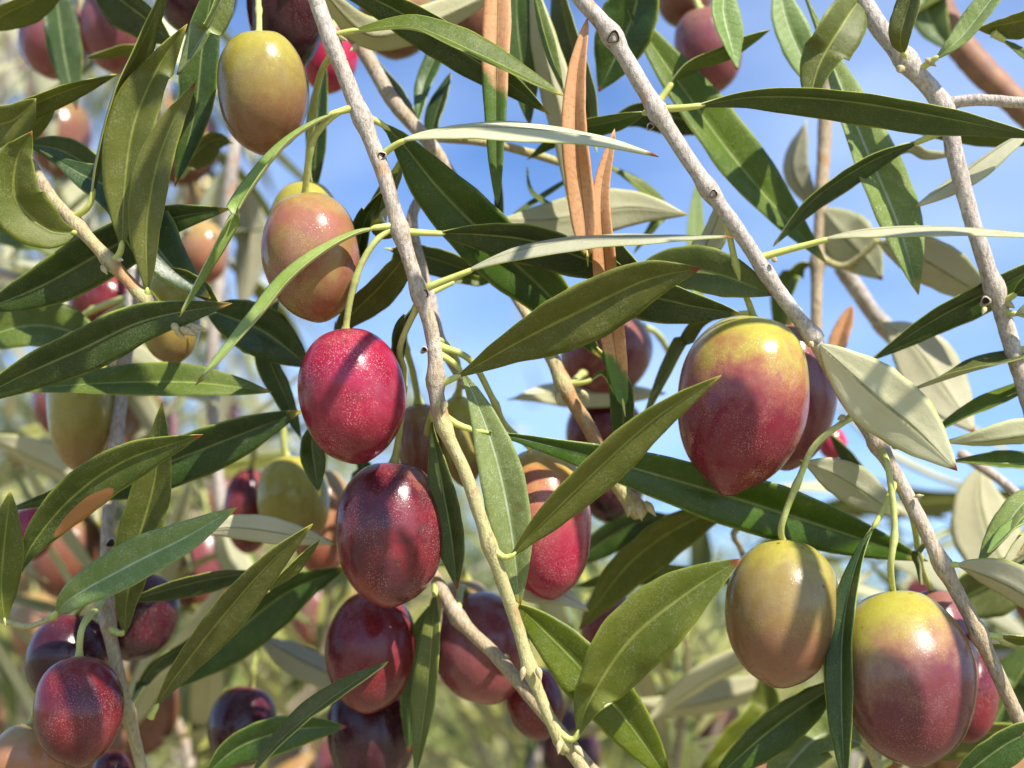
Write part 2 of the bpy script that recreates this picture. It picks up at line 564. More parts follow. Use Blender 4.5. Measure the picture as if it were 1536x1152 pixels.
def leaf(parent, pts, w, roll=0, z=(0, 0), mat='m', bow=0, pet=32, fold=21, wide=.48, roll1=None, label=None, name='leaf', curl=.10, plump=.92):
    """pts: photo pixels of the midrib from the twig to the tip; w: full blade width in those pixels;
    roll: turn about the midrib (0 = upper face to the camera, + = upper face towards the sun, 180 = underside)"""
    npt = len(pts)
    cum = [0]
    for a, b in zip(pts, pts[1:]):
        cum.append(cum[-1] + math.hypot(b[0] - a[0], b[1] - a[1]))
    P3 = []
    for (x, y), s in zip(pts, cum):
        f = s / cum[-1]
        P3.append(P(x, y, z[0] + (z[1] - z[0]) * f - bow * math.sin(math.pi * f)))
    q = nearest(P3[0], [parent.name], px(48 if pet > 10 else 26, z[0]))
    if q is not None:
        P3[0] = q
    L = curve_len(P3)
    zm = (z[0] + z[1]) / 2
    pf = min(.4, px(pet, zm) / L)
    N = 64
    full = catmull(P3, N)
    i0 = max(2, int(pf * N * .92))
    blade = catmull(full[i0:], 34)
    n = len(blade)
    roll1 = roll + lrnd.gauss(0, 11) if roll1 is None else roll1
    roll -= (roll1 - roll) * .5
    wv = lrnd.uniform(.012, .045)
    nrm, side = [], []
    for i in range(n):
        T = (blade[min(i + 1, n - 1)] - blade[max(i - 1, 0)]).normalized()
        V = (CAM - blade[i]).normalized()
        S0 = T.cross(V).normalized()
        N0 = S0.cross(T).normalized()
        if N0.dot(V) < 0:
            N0 = -N0
        s2 = Vector((S0.dot(RIGHT), S0.dot(UP), 0))
        sg = 1 if s2.dot(U2) < 0 else -1
        f = i / (n - 1)
        a = R(roll + (roll1 - roll) * f) * sg
        side.append(S0 * math.cos(a) + N0 * math.sin(a))
        nrm.append(N0 * math.cos(a) - S0 * math.sin(a))
    ph = lrnd.random() * 6
    fl = [R(fold) * (1.25 - .5 * abs(2 * i / (n - 1) - 1)) for i in range(n)]
    v, f, uv, fm = leaf_geo(blade, nrm, side, px(w * .95, zm), fl, wide, .00042, 5, curl, wv, ph, .60 if mat[0] == 'o' else plump)
    up = MATS[mat]
    low = LOW if mat in 'dmkpq' else up
    rim = RIM if mat in 'dmkpq' else up
    # mesh orientation: first sheet must face along nrm
    a, b, c = Vector(v[f[0][0]]), Vector(v[f[0][1]]), Vector(v[f[0][2]])
    k = (n // 2) * (2 * 10)  # any mid-blade face
    q = f[k]
    fn = (Vector(v[q[1]]) - Vector(v[q[0]])).cross(Vector(v[q[2]]) - Vector(v[q[0]]))
    if fm[k] == 1:
        fn = -fn
    if fm[k] != 2 and fn.dot(nrm[n // 2]) < 0:
        f = [tuple(reversed(x)) for x in f]
    o = mesh_obj(name, v, f, [up, low, rim], parent, blade[0], uv, fm)
    if label:
        o['label'] = label
    # stalk of the leaf
    pc = full[:i0 + 3]
    r0, r1 = px(6.2, z[0]), px(4.2, z[0])
    m = len(pc)
    rs = [(r0 * 1.25 if i == 0 else r0) + (r1 - r0) * (i / (m - 1)) for i in range(m)]
    rs[-1] *= .5
    if pet <= 10:
        rs = [x * .62 * (.12 + .88 * min(1, i / (m * .8))) for i, x in enumerate(rs)]
    tv, tf = tube_geo(pc, rs, 8)
    mesh_obj('petiole', tv, tf, [PET], o, pc[0])
    return o

# ------------------------------------------------------------------ twigs
srnd = random.Random(5)
def twig(parent, pts, r0, r1, age=(1, 1), nodes=(), name='stem', mat=None, sides=14):
    P3 = [P(*p) for p in pts]
    L = curve_len(P3)
    n = max(8, int(L / .0011))
    cs = catmull(P3, n)
    zz = [p[2] for p in pts]
    cum = [0]
    for a, b in zip(P3, P3[1:]):
        cum.append(cum[-1] + (b - a).length)
    rs, ages = [], []
    nodes3 = [P(*q) for q in nodes]
    for i in range(n):
        f = i / (n - 1)
        s = f * cum[-1]
        z = float(np.interp(s, cum, zz))
        r = px(r0 + (r1 - r0) * f, z) * (1 + .02 * math.sin(i * .5) + .03 * (srnd.random() - .5)) * .84
        for q in nodes3:
            d = (cs[i] - q).length
            r *= 1 + .42 * math.exp(-(d / .0018) ** 2)
        rs.append(r)
        ages.append(age[0] + (age[1] - age[0]) * f)
    # slight irregular wander
    for i in range(1, n - 1):
        cs[i] = cs[i] + Vector((srnd.gauss(0, 1), srnd.gauss(0, 1), srnd.gauss(0, 1))) * rs[i] * .02
    STEMS.setdefault(parent.name, []).extend(cs)
    v, f = tube_geo(cs, rs, sides, .05, srnd)
    at = []
    for a in ages:
        at += [a] * sides
    at += [ages[0], ages[-1]]
    return mesh_obj(name, v, f, [mat or BARK], parent, cs[0], attrs={'age': at})

def blob(parent, name, c, axis, r, h, mat, point=.5):
    """small pointed bud"""
    A = Vector(axis).normalized()
    X = A.orthogonal().normalized()
    Y = A.cross(X)
    v, f = [], []
    nr, ns = 7, 8
    for i in range(nr):
        t = i / (nr - 1)
        rr = r * (math.sin(math.pi * min(.999, max(.03, t)) ** .75)) * (1 - point * t * .5)
        for k in range(ns):
            a = 2 * math.pi * k / ns
            v.append(c + A * (h * t) + (X * math.cos(a) + Y * math.sin(a)) * max(rr, r * .08))
    for i in range(nr - 1):
        for k in range(ns):
            k2 = (k + 1) % ns
            f.append((i * ns + k, i * ns + k2, (i + 1) * ns + k2, (i + 1) * ns + k))
    f.append(tuple(range(ns))[::-1])
    f.append(tuple((nr - 1) * ns + k for k in range(ns)))
    return mesh_obj(name, v, f, [mat], parent, c)

def bud(parent, x, y, z, dx, dy, length=22, r=6, mat=None):
    c = P(x, y, z)
    ax = (P(x + dx, y + dy, z - 1) - c)
    return blob(parent, 'bud', c, ax, px(r, z), px(length, z), mat or BUD)

def scar(parent, x, y, z, r=9, back=0.0):
    """round leaf scar: a raised collar round a sunken dark middle; x, y, z lie on the twig's skin"""
    c = P(x, y, z)
    A = (CAM - c).normalized()
    X = A.orthogonal().normalized()
    Y = A.cross(X)
    rr = px(r, z)
    prof = [(1.3, -.5), (1.15, .05), (.95, .28), (.75, .2), (.55, -.15), (.3, -.3), (.02, -.32)]
    ns = 12
    v, f, fm = [], [], []
    for (q, h) in prof:
        for k in range(ns):
            a = 2 * math.pi * k / ns
            w = 1 + .14 * math.sin(3 * a + x)
            v.append(c + A * (h * rr) + (X * math.cos(a) + Y * math.sin(a) * .8) * (q * rr * w))
    for i in range(len(prof) - 1):
        for k in range(ns):
            k2 = (k + 1) % ns
            f.append((i * ns + k, i * ns + k2, (i + 1) * ns + k2, (i + 1) * ns + k))
            fm.append(0 if i < 2 else 1)
    return mesh_obj('leaf_scar', v, f, [BARK, SCAR], parent, c, fmat=fm, attrs={'age': [.8] * len(v)})

# ------------------------------------------------------------------ olives
def fruit_mesh(Rr, H, groove=None, nub=.05, seed=0, taper=.04, res=(40, 48)):
    nt, na = res
    rn = random.Random(seed)
    ph = [rn.random() * 6.28 for _ in range(4)]
    v, f = [], []
    for i in range(nt + 1):
        t = math.pi * i / nt
        for k in range(na):
            a = 2 * math.pi * k / na
            r = Rr * max(0, math.sin(t)) ** .90 * (1 + taper * math.cos(t) - .02)
            r *= 1 + .018 * math.sin(2 * a + ph[0]) + .012 * math.sin(3 * a + ph[1] + 2 * t) + .008 * math.sin(5 * t + ph[2] + a) + .010 * math.sin(a + ph[3] + 3 * t)
            z = H * math.cos(t)
            z -= H * nub * math.exp(-((math.pi - t) / .22) ** 2)
            z -= H * .07 * math.exp(-(t / .22) ** 2)
            if groove is not None:
                d = (a - groove + math.pi) % (2 * math.pi) - math.pi
                r *= 1 - .045 * math.exp(-(d / .09) ** 2) * math.sin(t) ** .5 + .020 * math.exp(-((abs(d) - .22) / .12) ** 2)
            v.append((r * math.cos(a), r * math.sin(a), z))
    for i in range(nt):
        for k in range(na):
            k2 = (k + 1) % na
            f.append((i * na + k, (i + 1) * na + k, (i + 1) * na + k2, i * na + k2))
    return v, f

oseed = [0]
def olive(label, top, tip, rx, z, skin, stalk=None, lean=8, groove=None, nub=.04, group=None, taper=.035, spin=0):
    """top/tip: photo pixels of the two ends, rx: half width, z: mm of its centre beyond the focal plane;
    stalk: pixels + z from the fruit back to the twig; groove: degrees, 0 = faces the camera"""
    oseed[0] += 1
    cx, cy = (top[0] + tip[0]) / 2, (top[1] + tip[1]) / 2
    C = P(cx, cy, z)
    ax2 = Vector((top[0] - tip[0], -(top[1] - tip[1]), 0))
    half = px(ax2.length / 2, z)
    A = (RIGHT * ax2.x + UP * ax2.y).normalized()
    V = (CAM - C).normalized()
    A = (A - V * A.dot(V)).normalized()
    A = (A * math.cos(R(lean)) - V * math.sin(R(lean))).normalized()     # the tip leans to the camera
    H = half / (math.cos(R(lean)) + .03)
    Rr = px(rx, z) / 1.0
    X = (V - A * V.dot(A)).normalized()
    Y = A.cross(X)
    M = Matrix((X, Y, A)).transposed()
    vs, fs = fruit_mesh(Rr, H, None if groove is None else R(groove), nub, oseed[0], taper)
    base = C + A * H * .92
    root = thing('olive', label, 'olive', base, group)
    me = bpy.data.meshes.new('fruit')
    me.from_pydata(vs, [], fs)
    me.materials.append(OM[skin])
    me.polygons.foreach_set('use_smooth', [True] * len(fs))
    me.update()
    o = bpy.data.objects.new('fruit', me)
    COL.objects.link(o)
    o.parent = root
    o.location = C - base
    o.rotation_euler = M.to_euler()
    if stalk:
        pts = [base - A * H * .03] + [P(*q) for q in stalk]
        q = nearest(pts[-1], list(STEMS), px(40, z))
        if q is not None:
            pts[-1] = q
        cs = catmull(pts, max(10, int(curve_len(pts) / .0009)))
        m = len(cs)
        rs = []
        for i in range(m):
            f = i / (m - 1)
            r = px(4.9, z) * (1 + 1.1 * math.exp(-(f / .05) ** 2) + .35 * math.exp(-((f - .45) / .03) ** 2) + .5 * math.exp(-((1 - f) / .06) ** 2))
            rs.append(r)
        tv, tf = tube_geo(cs, rs, 9, .05, srnd)
        mesh_obj('fruit_stalk', tv, tf, [STALK], root, cs[0])
    return root

#SCENE
# ================================================================== the place
def ground_mat():
    t = NT('dry_ground')
    tc = t.new('ShaderNodeTexCoord')
    v = tc.outputs['Object']
    n = t.noise(v, .35, 5, .6)
    n2 = t.noise(v, 9, 5, .7)
    c = t.mix(t.rng(n, .4, .6), (.30, .23, .13), (.17, .19, .07))
    c = t.mix(t.rng(n2, .4, .7), c, (.36, .31, .19))
    t.put(t.b.inputs['Base Color'], c)
    t.b.inputs['Roughness'].default_value = .9
    t.bump(n2, .05, .8)
    return t.m

def terrain():
    nx, xs = 90, []
    v, f = [], []
    rr = np.concatenate([[0.02], np.geomspace(1.5, 2500, 46)])
    for i, r in enumerate(rr):
        for k in range(64):
            a = 2 * math.pi * k / 64
            x, y = r * math.cos(a), r * math.sin(a)
            h = .12 * math.sin(x * .35) * math.cos(y * .28) * min(1, r / 6) + 1.6 * math.sin(x * .01 + 1) * math.sin(y * .012) * min(1, r / 80)
            v.append((x, y, h))
    for i in range(len(rr) - 1):
        for k in range(64):
            k2 = (k + 1) % 64
            f.append((i * 64 + k, (i + 1) * 64 + k, (i + 1) * 64 + k2, i * 64 + k2))
    o = mesh_obj('ground', v, f, [ground_mat()], None, (0, 0, 0))
    o['kind'] = 'structure'
terrain()

# ------------------------------------------------ leaf clouds of the trees behind
def crown(parent, name, centre, rad, count, seed, mats, size=.07, tris=2, squash=.8):
    g = np.random.default_rng(seed)
    d = g.normal(size=(count, 3))
    d /= np.linalg.norm(d, axis=1)[:, None]
    lob = 1 + .22 * np.sin(d[:, 0] * 4 + seed) * np.cos(d[:, 2] * 5 + seed * 2) + .12 * np.sin(d[:, 1] * 9 + seed)
    r = (g.random(count) ** .42) * lob
    c = d * r[:, None] * np.array([rad, rad, rad * squash])
    # gather the leaves into sprays
    k = max(6, count // 60)
    hubs = c[g.integers(0, count, k)]
    near = g.integers(0, k, count)
    c = hubs[near] + (c - hubs[near]) * .0 + g.normal(size=(count, 3)) * rad * .085 * np.array([1, 1, 1.5])
    L = size * (.7 + .6 * g.random(count))
    W = L * .13
    t = g.normal(size=(count, 3)); t[:, 2] = t[:, 2] * .7 - .5
    t /= np.linalg.norm(t, axis=1)[:, None]
    s = np.cross(t, g.normal(size=(count, 3)))
    s /= np.linalg.norm(s, axis=1)[:, None]
    nn = np.cross(s, t)
    p0 = c
    p1 = c + t * (L * .45)[:, None] + s * W[:, None] + nn * (L * .05)[:, None]
    p2 = c + t * L[:, None]
    p3 = c + t * (L * .45)[:, None] - s * W[:, None] + nn * (L * .05)[:, None]
    V = np.stack([p0, p1, p2, p3], 1).reshape(-1, 3)
    Fc = np.arange(count * 4).reshape(-1, 4)
    me = bpy.data.meshes.new(name)
    me.vertices.add(len(V)); me.vertices.foreach_set('co', V.astype(np.float32).ravel())
    me.loops.add(count * 4); me.loops.foreach_set('vertex_index', Fc.astype(np.int32).ravel())
    me.polygons.add(count)
    me.polygons.foreach_set('loop_start', (np.arange(count) * 4).astype(np.int32))
    for m in mats:
        me.materials.append(m)
    me.polygons.foreach_set('material_index', g.integers(0, len(mats), count).astype(np.int32))
    me.update(calc_edges=True)
    me.validate()
    o = bpy.data.objects.new(name, me)
    COL.objects.link(o)
    o['kind'] = 'stuff'
    o.parent = parent
    o.location = Vector(centre) - wloc(parent)
    return o

def far_leaf(name, a, b):
    t = NT(name)
    vec, rndv, tc = t.objvec()
    geo = t.new('ShaderNodeNewGeometry')
    c = t.mix(geo.outputs['Backfacing'], a, b)        # upper and silvery under face
    t.put(t.b.inputs['Base Color'], c)
    t.b.inputs['Roughness'].default_value = .5
    tr = t.new('ShaderNodeBsdfTranslucent')
    t.put(tr.inputs[0], (.25, .30, .06))
    ms = t.new('ShaderNodeMixShader'); ms.inputs[0].default_value = .25
    t.l.new(t.b.outputs[0], ms.inputs[1]); t.l.new(tr.outputs[0], ms.inputs[2])
    t.l.new(ms.outputs[0], t.out.inputs[0])
    return t.m
FAR = [far_leaf('far_leaf_green', (.17, .20, .045), (.36, .37, .18)), far_leaf('far_leaf_olive', (.27, .27, .06), (.46, .45, .22)),
       far_leaf('far_leaf_dark', (.04, .07, .02), (.15, .17, .09))]
TRUNK = simple('trunk_grey', (.28, .24, .20), .8, (.15, .12, .10), 25, .01)

def tree(label, x, y, h, rad, count, seed, group='olive trees in the grove behind', size=.06, base=0, squash=.8):
    rn = random.Random(seed)
    root = thing('olive_tree', label, 'tree', (x, y, base), group)
    zc = base + h - rad * squash * .8
    pts = [Vector((x, y, base - .1)), Vector((x + rn.uniform(-.1, .1), y + rn.uniform(-.1, .1), base + h * .25)), Vector((x, y, zc))]
    cs = catmull(pts, 24)
    v, f = tube_geo(cs, [.16 * h / 3 * (1.25 - .85 * i / 23) for i in range(24)], 14, .12, rn)
    mesh_obj('trunk', v, f, [TRUNK], root, cs[0])
    for k in range(7):
        a = k * .9 + rn.random()
        e = Vector((x, y, zc)) + Vector((math.cos(a) * rad * .7, math.sin(a) * rad * .7, rn.uniform(-.1, .6) * rad))
        st = Vector((x, y, base + h * .3 + rn.random() * .2))
        cs = catmull([st, st.lerp(e, .5) + Vector((0, 0, -.1 * rad)), e], 14)
        v, f = tube_geo(cs, [.05 * h / 3 * (1.1 - .9 * i / 13) for i in range(14)], 8, .1, rn)
        mesh_obj('limb', v, f, [TRUNK], root, cs[0])
    crown(root, 'crown', (x, y, zc), rad, count, seed, FAR, size, squash=squash)
    return root

tree('olive tree with low crown behind the fruit at lower left', -.95, 2.3, 2.0, 1.05, 42000, 3, None, size=.07)
tree('olive tree with low crown behind the fruit at lower right', 1.15, 2.9, 1.68, 1.05, 36000, 4, None, size=.07)
tree('small olive tree far back in the middle of the grove', .15, 4.4, 1.9, 1.15, 36000, 5, None, size=.08)
for i, (x, y, h) in enumerate([(-4.5, 9, 2.6), (4.2, 10, 2.0), (.4, 11, 2.1), (8.5, 14, 2.4), (-9, 15, 2.9)]):
    tree('far olive tree of the grove behind', x, y, h, 1.7, 9000, 20 + i, size=.14)

# ------------------------------------------------ shared pieces for the blurred branches further back
def std_leaf_mesh(i, mats):
    """a blade along +Y, upper face +Z, 1 unit long"""
    rn = random.Random(900 + i)
    arc, sidew = rn.uniform(-.16, .10), rn.uniform(-.10, .10)
    n = 15
    blade = [Vector((sidew * math.sin(math.pi * t), t, arc * math.sin(math.pi * t))) for t in [k / (n - 1) for k in range(n)]]
    nrm, side = [], []
    tw = rn.uniform(-.3, .3)
    for k in range(n):
        T = (blade[min(k + 1, n - 1)] - blade[max(k - 1, 0)]).normalized()
        a = tw * k / n
        S = Vector((1, 0, 0)); S = (S - T * S.dot(T)).normalized()
        N = S.cross(T)
        side.append(S * math.cos(a) + N * math.sin(a)); nrm.append(N * math.cos(a) - S * math.sin(a))
    W = rn.uniform(.12, .18)
    v, f, uv, fm = leaf_geo(blade, nrm, side, W, [.22] * n, rn.uniform(.44, .54), .007, 3, .08, .03, rn.random() * 6)
    c = len(v)
    tv, tf = tube_geo([Vector((0, -.09, -.012)), Vector((0, -.03, -.006)), Vector((0, .03, -.002))], [.010, .009, .006], 6)
    me = bpy.data.meshes.new('leaf')
    me.from_pydata([tuple(q) for q in v], [], f)
    for m in mats:
        me.materials.append(m)
    me.polygons.foreach_set('material_index', fm)
    me.polygons.foreach_set('use_smooth', [True] * len(f))
    ul = me.uv_layers.new(name='UVMap')
    idx = np.empty(len(me.loops), dtype=np.int32); me.loops.foreach_get('vertex_index', idx)
    ul.data.foreach_set('uv', np.asarray(uv, dtype=np.float32)[idx].ravel())
    me.update()
    mp_ = bpy.data.meshes.new('petiole')
    mp_.from_pydata([tuple(q) for q in tv], [], tf); mp_.materials.append(PET)
    mp_.polygons.foreach_set('use_smooth', [True] * len(tf))
    return me, mp_
# the shared meshes are one unit long and scaled down, so their materials use unit-size grain
def unit_leaf_mat(name, a, b, tcol, tr_=.28):
    t = NT(name)
    vec, rndv, tc = t.objvec()
    uv = t.new('ShaderNodeUVMap')
    sep = t.new('ShaderNodeSeparateXYZ'); t.l.new(uv.outputs[0], sep.inputs[0])
    av = t.math('ABSOLUTE', sep.outputs[1])
    n = t.noise(vec, 5, 3); n2 = t.noise(vec, 130, 2, .7)
    c = t.mix(t.rng(n, .35, .65), a, b)
    c = t.mix(t.math('MULTIPLY', t.rng(n2, .5, .65), .3), c, tuple(min(.5, x * 2.2) for x in b))
    hsv = t.new('ShaderNodeHueSaturation'); t.put(hsv.inputs['Value'], t.rng(rndv, 0, 1, .7, 1.35)); t.put(hsv.inputs['Color'], c)
    c = t.mix(t.rng(av, .02, .08, .6, 0), hsv.outputs[0], (.30, .34, .16))
    c = t.mix(t.rng(av, .9, .98, 0, .8), c, EDGE)
    t.put(t.b.inputs['Base Color'], c); t.b.inputs['Roughness'].default_value = .42
    t.bump(n2, .004, .4)
    tr = t.new('ShaderNodeBsdfTranslucent'); t.put(tr.inputs[0], tcol)
    ms = t.new('ShaderNodeMixShader'); ms.inputs[0].default_value = tr_
    t.l.new(t.b.outputs[0], ms.inputs[1]); t.l.new(tr.outputs[0], ms.inputs[2]); t.l.new(ms.outputs[0], t.out.inputs[0])
    return t.m
UL = unit_leaf_mat('background_leaf_underside', (.50, .49, .28), (.58, .56, .36), (.30, .34, .10))
UU = [unit_leaf_mat('background_leaf_green', (.11, .14, .03), (.17, .20, .045), (.32, .36, .03)),
      unit_leaf_mat('background_leaf_olive', (.27, .28, .05), (.38, .38, .09), (.50, .50, .06)),
      unit_leaf_mat('background_leaf_pale', (.40, .41, .11), (.50, .50, .18), (.50, .52, .08))]
STD = [std_leaf_mesh(i, [UU[i % 3], UL, RIM]) for i in range(9)]

def std_fruit(skin, seed):
    v, f = fruit_mesh(.009, .0115, None, .05, seed, .03, (24, 28))
    me = bpy.data.meshes.new('fruit'); me.from_pydata(v, [], f); me.materials.append(OM[skin])
    me.polygons.foreach_set('use_smooth', [True] * len(f)); return me
SF = {k: std_fruit(k, i) for i, k in enumerate(['brown', 'crimson', 'purple', 'mauve', 'orange', 'greentan', 'browngreen', 'magenta', 'yellowpink'])}

def spray(label, start, direction, length, seed, group=None, pairs=14, droop=.35, fruit=(), r=.0016, leafmm=(38, 58), gap=None, cat='branch'):
    """a hanging olive branch with opposite leaves in crossed pairs"""
    rn = random.Random(seed)
    root = thing('olive_branch', label, cat, start, group)
    d = Vector(direction).normalized()
    pts = [Vector(start)]
    step = length / 8
    for i in range(8):
        d = (d + Vector((rn.gauss(0, .10), rn.gauss(0, .10), -droop * .12 + rn.gauss(0, .05)))).normalized()
        pts.append(pts[-1] + d * step)
    n = int(length / .003)
    cs = catmull(pts, n)
    v, f = tube_geo(cs, [r * (1 - .65 * i / n) for i in range(n)], 8, .08, rn)
    at = []
    for i in range(n):
        at += [1 - .8 * i / n] * 8
    at += [1, .2]
    mesh_obj('stem', v, f, [BARK], root, cs[0], attrs={'age': at})
    for k in range(pairs):
        f = (k + .6) / (pairs + .2)
        i = min(n - 2, int(f * n))
        T = (cs[i + 1] - cs[i]).normalized()
        A = T.orthogonal().normalized(); B = T.cross(A)
        a0 = k * math.pi / 2 + rn.gauss(0, .25)
        for sgn in (0, math.pi):
            if rn.random() < .10:
                continue
            a = a0 + sgn
            out = A * math.cos(a) + B * math.sin(a)
            opening = rn.uniform(.5, 1.05)
            ld = (T * math.cos(opening) + out * math.sin(opening) + Vector((0, 0, -.10))).normalized()
            up = (T - ld * T.dot(ld)).normalized()
            up = (up + A.cross(ld) * rn.gauss(0, .35)).normalized(); up = (up - ld * up.dot(ld)).normalized()
            X = ld.cross(up)
            s = rn.uniform(*leafmm) / 1000 * (.65 + .5 * math.sin(math.pi * min(1, f + .15)))
            me, mp2 = STD[rn.randrange(9)]
            o = bpy.data.objects.new('leaf', me); COL.objects.link(o)
            M = Matrix((X, ld, up)).transposed()
            o.parent = root
            o.location = cs[i] + ld * s * .09 - Vector(start)
            o.rotation_euler = M.to_euler(); o.scale = (s, s, s)
            if gap is not None:
                q = bpy.data.objects.new('petiole', mp2); COL.objects.link(q); q.parent = o
    for (f, skin, flabel, fgroup) in fruit:
        i = min(n - 2, int(f * n))
        a = rn.random() * 6.28
        st = cs[i]
        knee = st + Vector((math.cos(a) * .006, math.sin(a) * .006, -.003))
        end = knee + Vector((math.cos(a) * .003, math.sin(a) * .003, -.010))
        rt = thing('olive', flabel, 'olive', end, fgroup)
        o = bpy.data.objects.new('fruit', SF[skin]); COL.objects.link(o); o.parent = rt
        ax = (Vector((rn.gauss(0, .25), rn.gauss(0, .25), 1))).normalized()
        o.rotation_euler = ax.to_track_quat('Z', 'Y').to_euler(); o.location = -ax * .0108
        tv, tf = tube_geo(catmull([end - ax * .001, end.lerp(knee, .6), knee, st], 14), [.0006] * 14, 7)
        mesh_obj('fruit_stalk', tv, tf, [STALK], rt, end)
    return root

BG = 'out of focus branches hanging behind'
BGF = 'out of focus olives on the branches behind'
# (x, y, mm beyond the focal plane) of the start, direction in the picture, length m
def rel(dx, dy, dz):
    return RIGHT * dx - UP * dy + FWD * dz
brnd = random.Random(77)
bgs = []
for k in range(66):
    mm = brnd.choice([230, 300, 380, 460, 540, 640, 760, 900])
    sc_ = (200 + mm) / F / 1000
    x = brnd.uniform(-80, 1560)
    top = 600 if x < 420 else (850 if x < 1050 else 930)      # how high its tip reaches
    tipy = top + brnd.uniform(0, 300) - (40 if mm > 400 else 0)
    y = 1200 + brnd.uniform(0, 80)
    if k % 4 == 0 and x < 900:                                 # comes in from the left edge instead
        x, y = -90, top + brnd.uniform(50, 350)
        bgs.append((x, y, mm, 1, -.1, brnd.uniform(-.3, .3), brnd.uniform(500, 900) * sc_))
    else:
        bgs.append((x, y, mm, brnd.uniform(-.5, .5), -1, brnd.uniform(-.3, .3), max(.10, (y - tipy) * sc_ * 1.15)))
for q in [(-90, 380, 90, 1, .2, .1, .055), (-90, 660, 110, 1, -.1, .2, .07), (300, 1230, 110, -.2, -1, .1, .07), (120, 1230, 80, .2, -1, .2, .06),
          (440, 1230, 130, .1, -1, .2, .08), (230, -80, 130, .1, 1, .1, .09), (40, -80, 150, .15, 1, .1, .10), (1640, 720, 120, -1, .3, .2, .06),
          (1640, 1000, 90, -1, -.1, .2, .05), (1000, 1230, 120, .2, -1, .1, .06), (760, 1230, 140, .3, -1, .2, .06)]:
    bgs.append(q)
for k in range(12):    # upper left
    mm = brnd.choice([420, 560, 700, 850])
    bgs.append((brnd.uniform(-160, 300), -60 - brnd.uniform(0, 60), mm, brnd.uniform(-.3, .4), 1, brnd.uniform(-.3, .3), brnd.uniform(.26, .40)))
skins = ['purple', 'mauve', 'mauve', 'browngreen', 'greentan', 'greentan', 'browngreen', 'brown']
for k, (x, y, mm, dx, dy, dz, ln) in enumerate(bgs):
    st = P(x, y, mm)
    nf = brnd.choice([0, 1, 1, 2, 2])
    pick = [brnd.choice(skins) for _ in range(nf)]
    col = {'crimson': 'crimson', 'purple': 'dark purple', 'mauve': 'mauve', 'orange': 'orange', 'greentan': 'yellow green', 'browngreen': 'brownish', 'brown': 'olive brown', 'magenta': 'magenta', 'yellowpink': 'yellow and pink'}
    where = ('at the lower ' if y > 576 else 'at the upper ') + ('left' if x < 512 else 'middle' if x < 1024 else 'right')
    dist = 'slightly' if mm < 300 else 'strongly' if mm < 600 else 'wholly'
    fr = [(brnd.uniform(.2, .9), q, dist + ' blurred ' + col[q] + ' olive among the pale leaves ' + where, BGF) for q in pick]
    spray(dist + ' blurred leafy branch ' + where + (' with ' + ', '.join(sorted(set(col[q] for q in pick))) + ' olives' if pick else ' without any fruit'),
          st, rel(dx, dy, dz), ln, 100 + k, BG, pairs=max(9, int(ln / .016)), fruit=fr)

# leafy branches added out of frame, towards the sun, to shade the left side
SH = SUNDIR
for k, (tx, ty, extra) in enumerate([(20, 150, .06), (0, 560, .06), (60, 1080, .06)]):
    smin = max(.0, (.0622 - (576 - ty) / F * .2) / .917)       # how far towards the sun the picture's upper edge lies
    c = P(tx, ty, 5) + SH * (smin + extra) + rel(.030, -.030, 0)
    spray('unseen leafy olive branch added overhead for its shade', c, rel(-.6 + .3 * ((k * 7) % 4) / 4, .25, .1), .08, 300 + k, 'added overhead shade branches', pairs=4, leafmm=(32, 46), droop=.1)

def shade_branch(label, aims, seed):
    """an unseen branch added to cast leaf shade; aims: (x, y, dx, dy, leaf length mm, width factor), the spot on the fruit each leaf shades"""
    rn = random.Random(seed)
    items = []
    for (tx, ty, dx, dy, ln, wf) in sorted(aims):
        smin = max(.0, (.0622 - (576 - ty) / F * .2) / .917)
        c = P(tx, ty, -3) + SH * (smin + .034 + rn.uniform(0, .008))  # added leaf, set between the sun and the spot to shade
        ax = RIGHT * dx - UP * dy
        ax = (ax - SH * ax.dot(SH)).normalized()
        items.append((c - ax * ln / 2000, ax, ln / 1000, wf))
    bases = [q[0] - q[1] * .005 for q in items]
    start = bases[0] + (bases[0] - bases[-1]).normalized() * .03 + UP * .02
    pts = [start] + bases + [bases[-1] + (bases[-1] - bases[0]).normalized() * .02 + UP * .015]
    root = thing('olive_branch', label, 'branch', start, 'added overhead shade branches')
    cs = catmull(pts, 60)
    v, f = tube_geo(cs, [.0011] * 60, 8, .06, rn)
    mesh_obj('stem', v, f, [BARK], root, cs[0], attrs={'age': [.6] * len(v)})
    for (b, ax, ln, wf) in items:
        X = ax.cross(SH).normalized()
        me, mp2 = STD[rn.randrange(9)]
        o = bpy.data.objects.new('leaf', me); COL.objects.link(o)
        o.parent = root
        o.location = b - start
        o.rotation_euler = Matrix((X, ax, X.cross(ax))).transposed().to_euler()
        o.scale = (ln * wf, ln, ln)
    return root
shade_branch('unseen leafy olive branch added overhead for its shade', [(1402, 1010, -.25, 1, 44, 1.0), (1272, 1010, .1, 1, 40, .8), (1183, 915, -.4, 1, 42, .65), (1040, 650, .45, 1, 40, 1.0)], 61)
shade_branch('unseen leafy olive branch added overhead for its shade', [(592, 800, -.12, 1, 40, .8), (575, 1010, .9, .55, 46, 1.3), (560, 1110, 1, .2, 44, 1.2), (700, 990, .5, 1, 42, 1.1)], 62)
shade_branch('unseen leafy olive branch added overhead for its shade', [(138, 1060, .1, 1, 40, 1.0), (215, 920, .8, 1, 40, 1.1), (110, 950, 1, .3, 36, 1.0), (370, 1080, .6, 1, 40, 1.1)], 63)

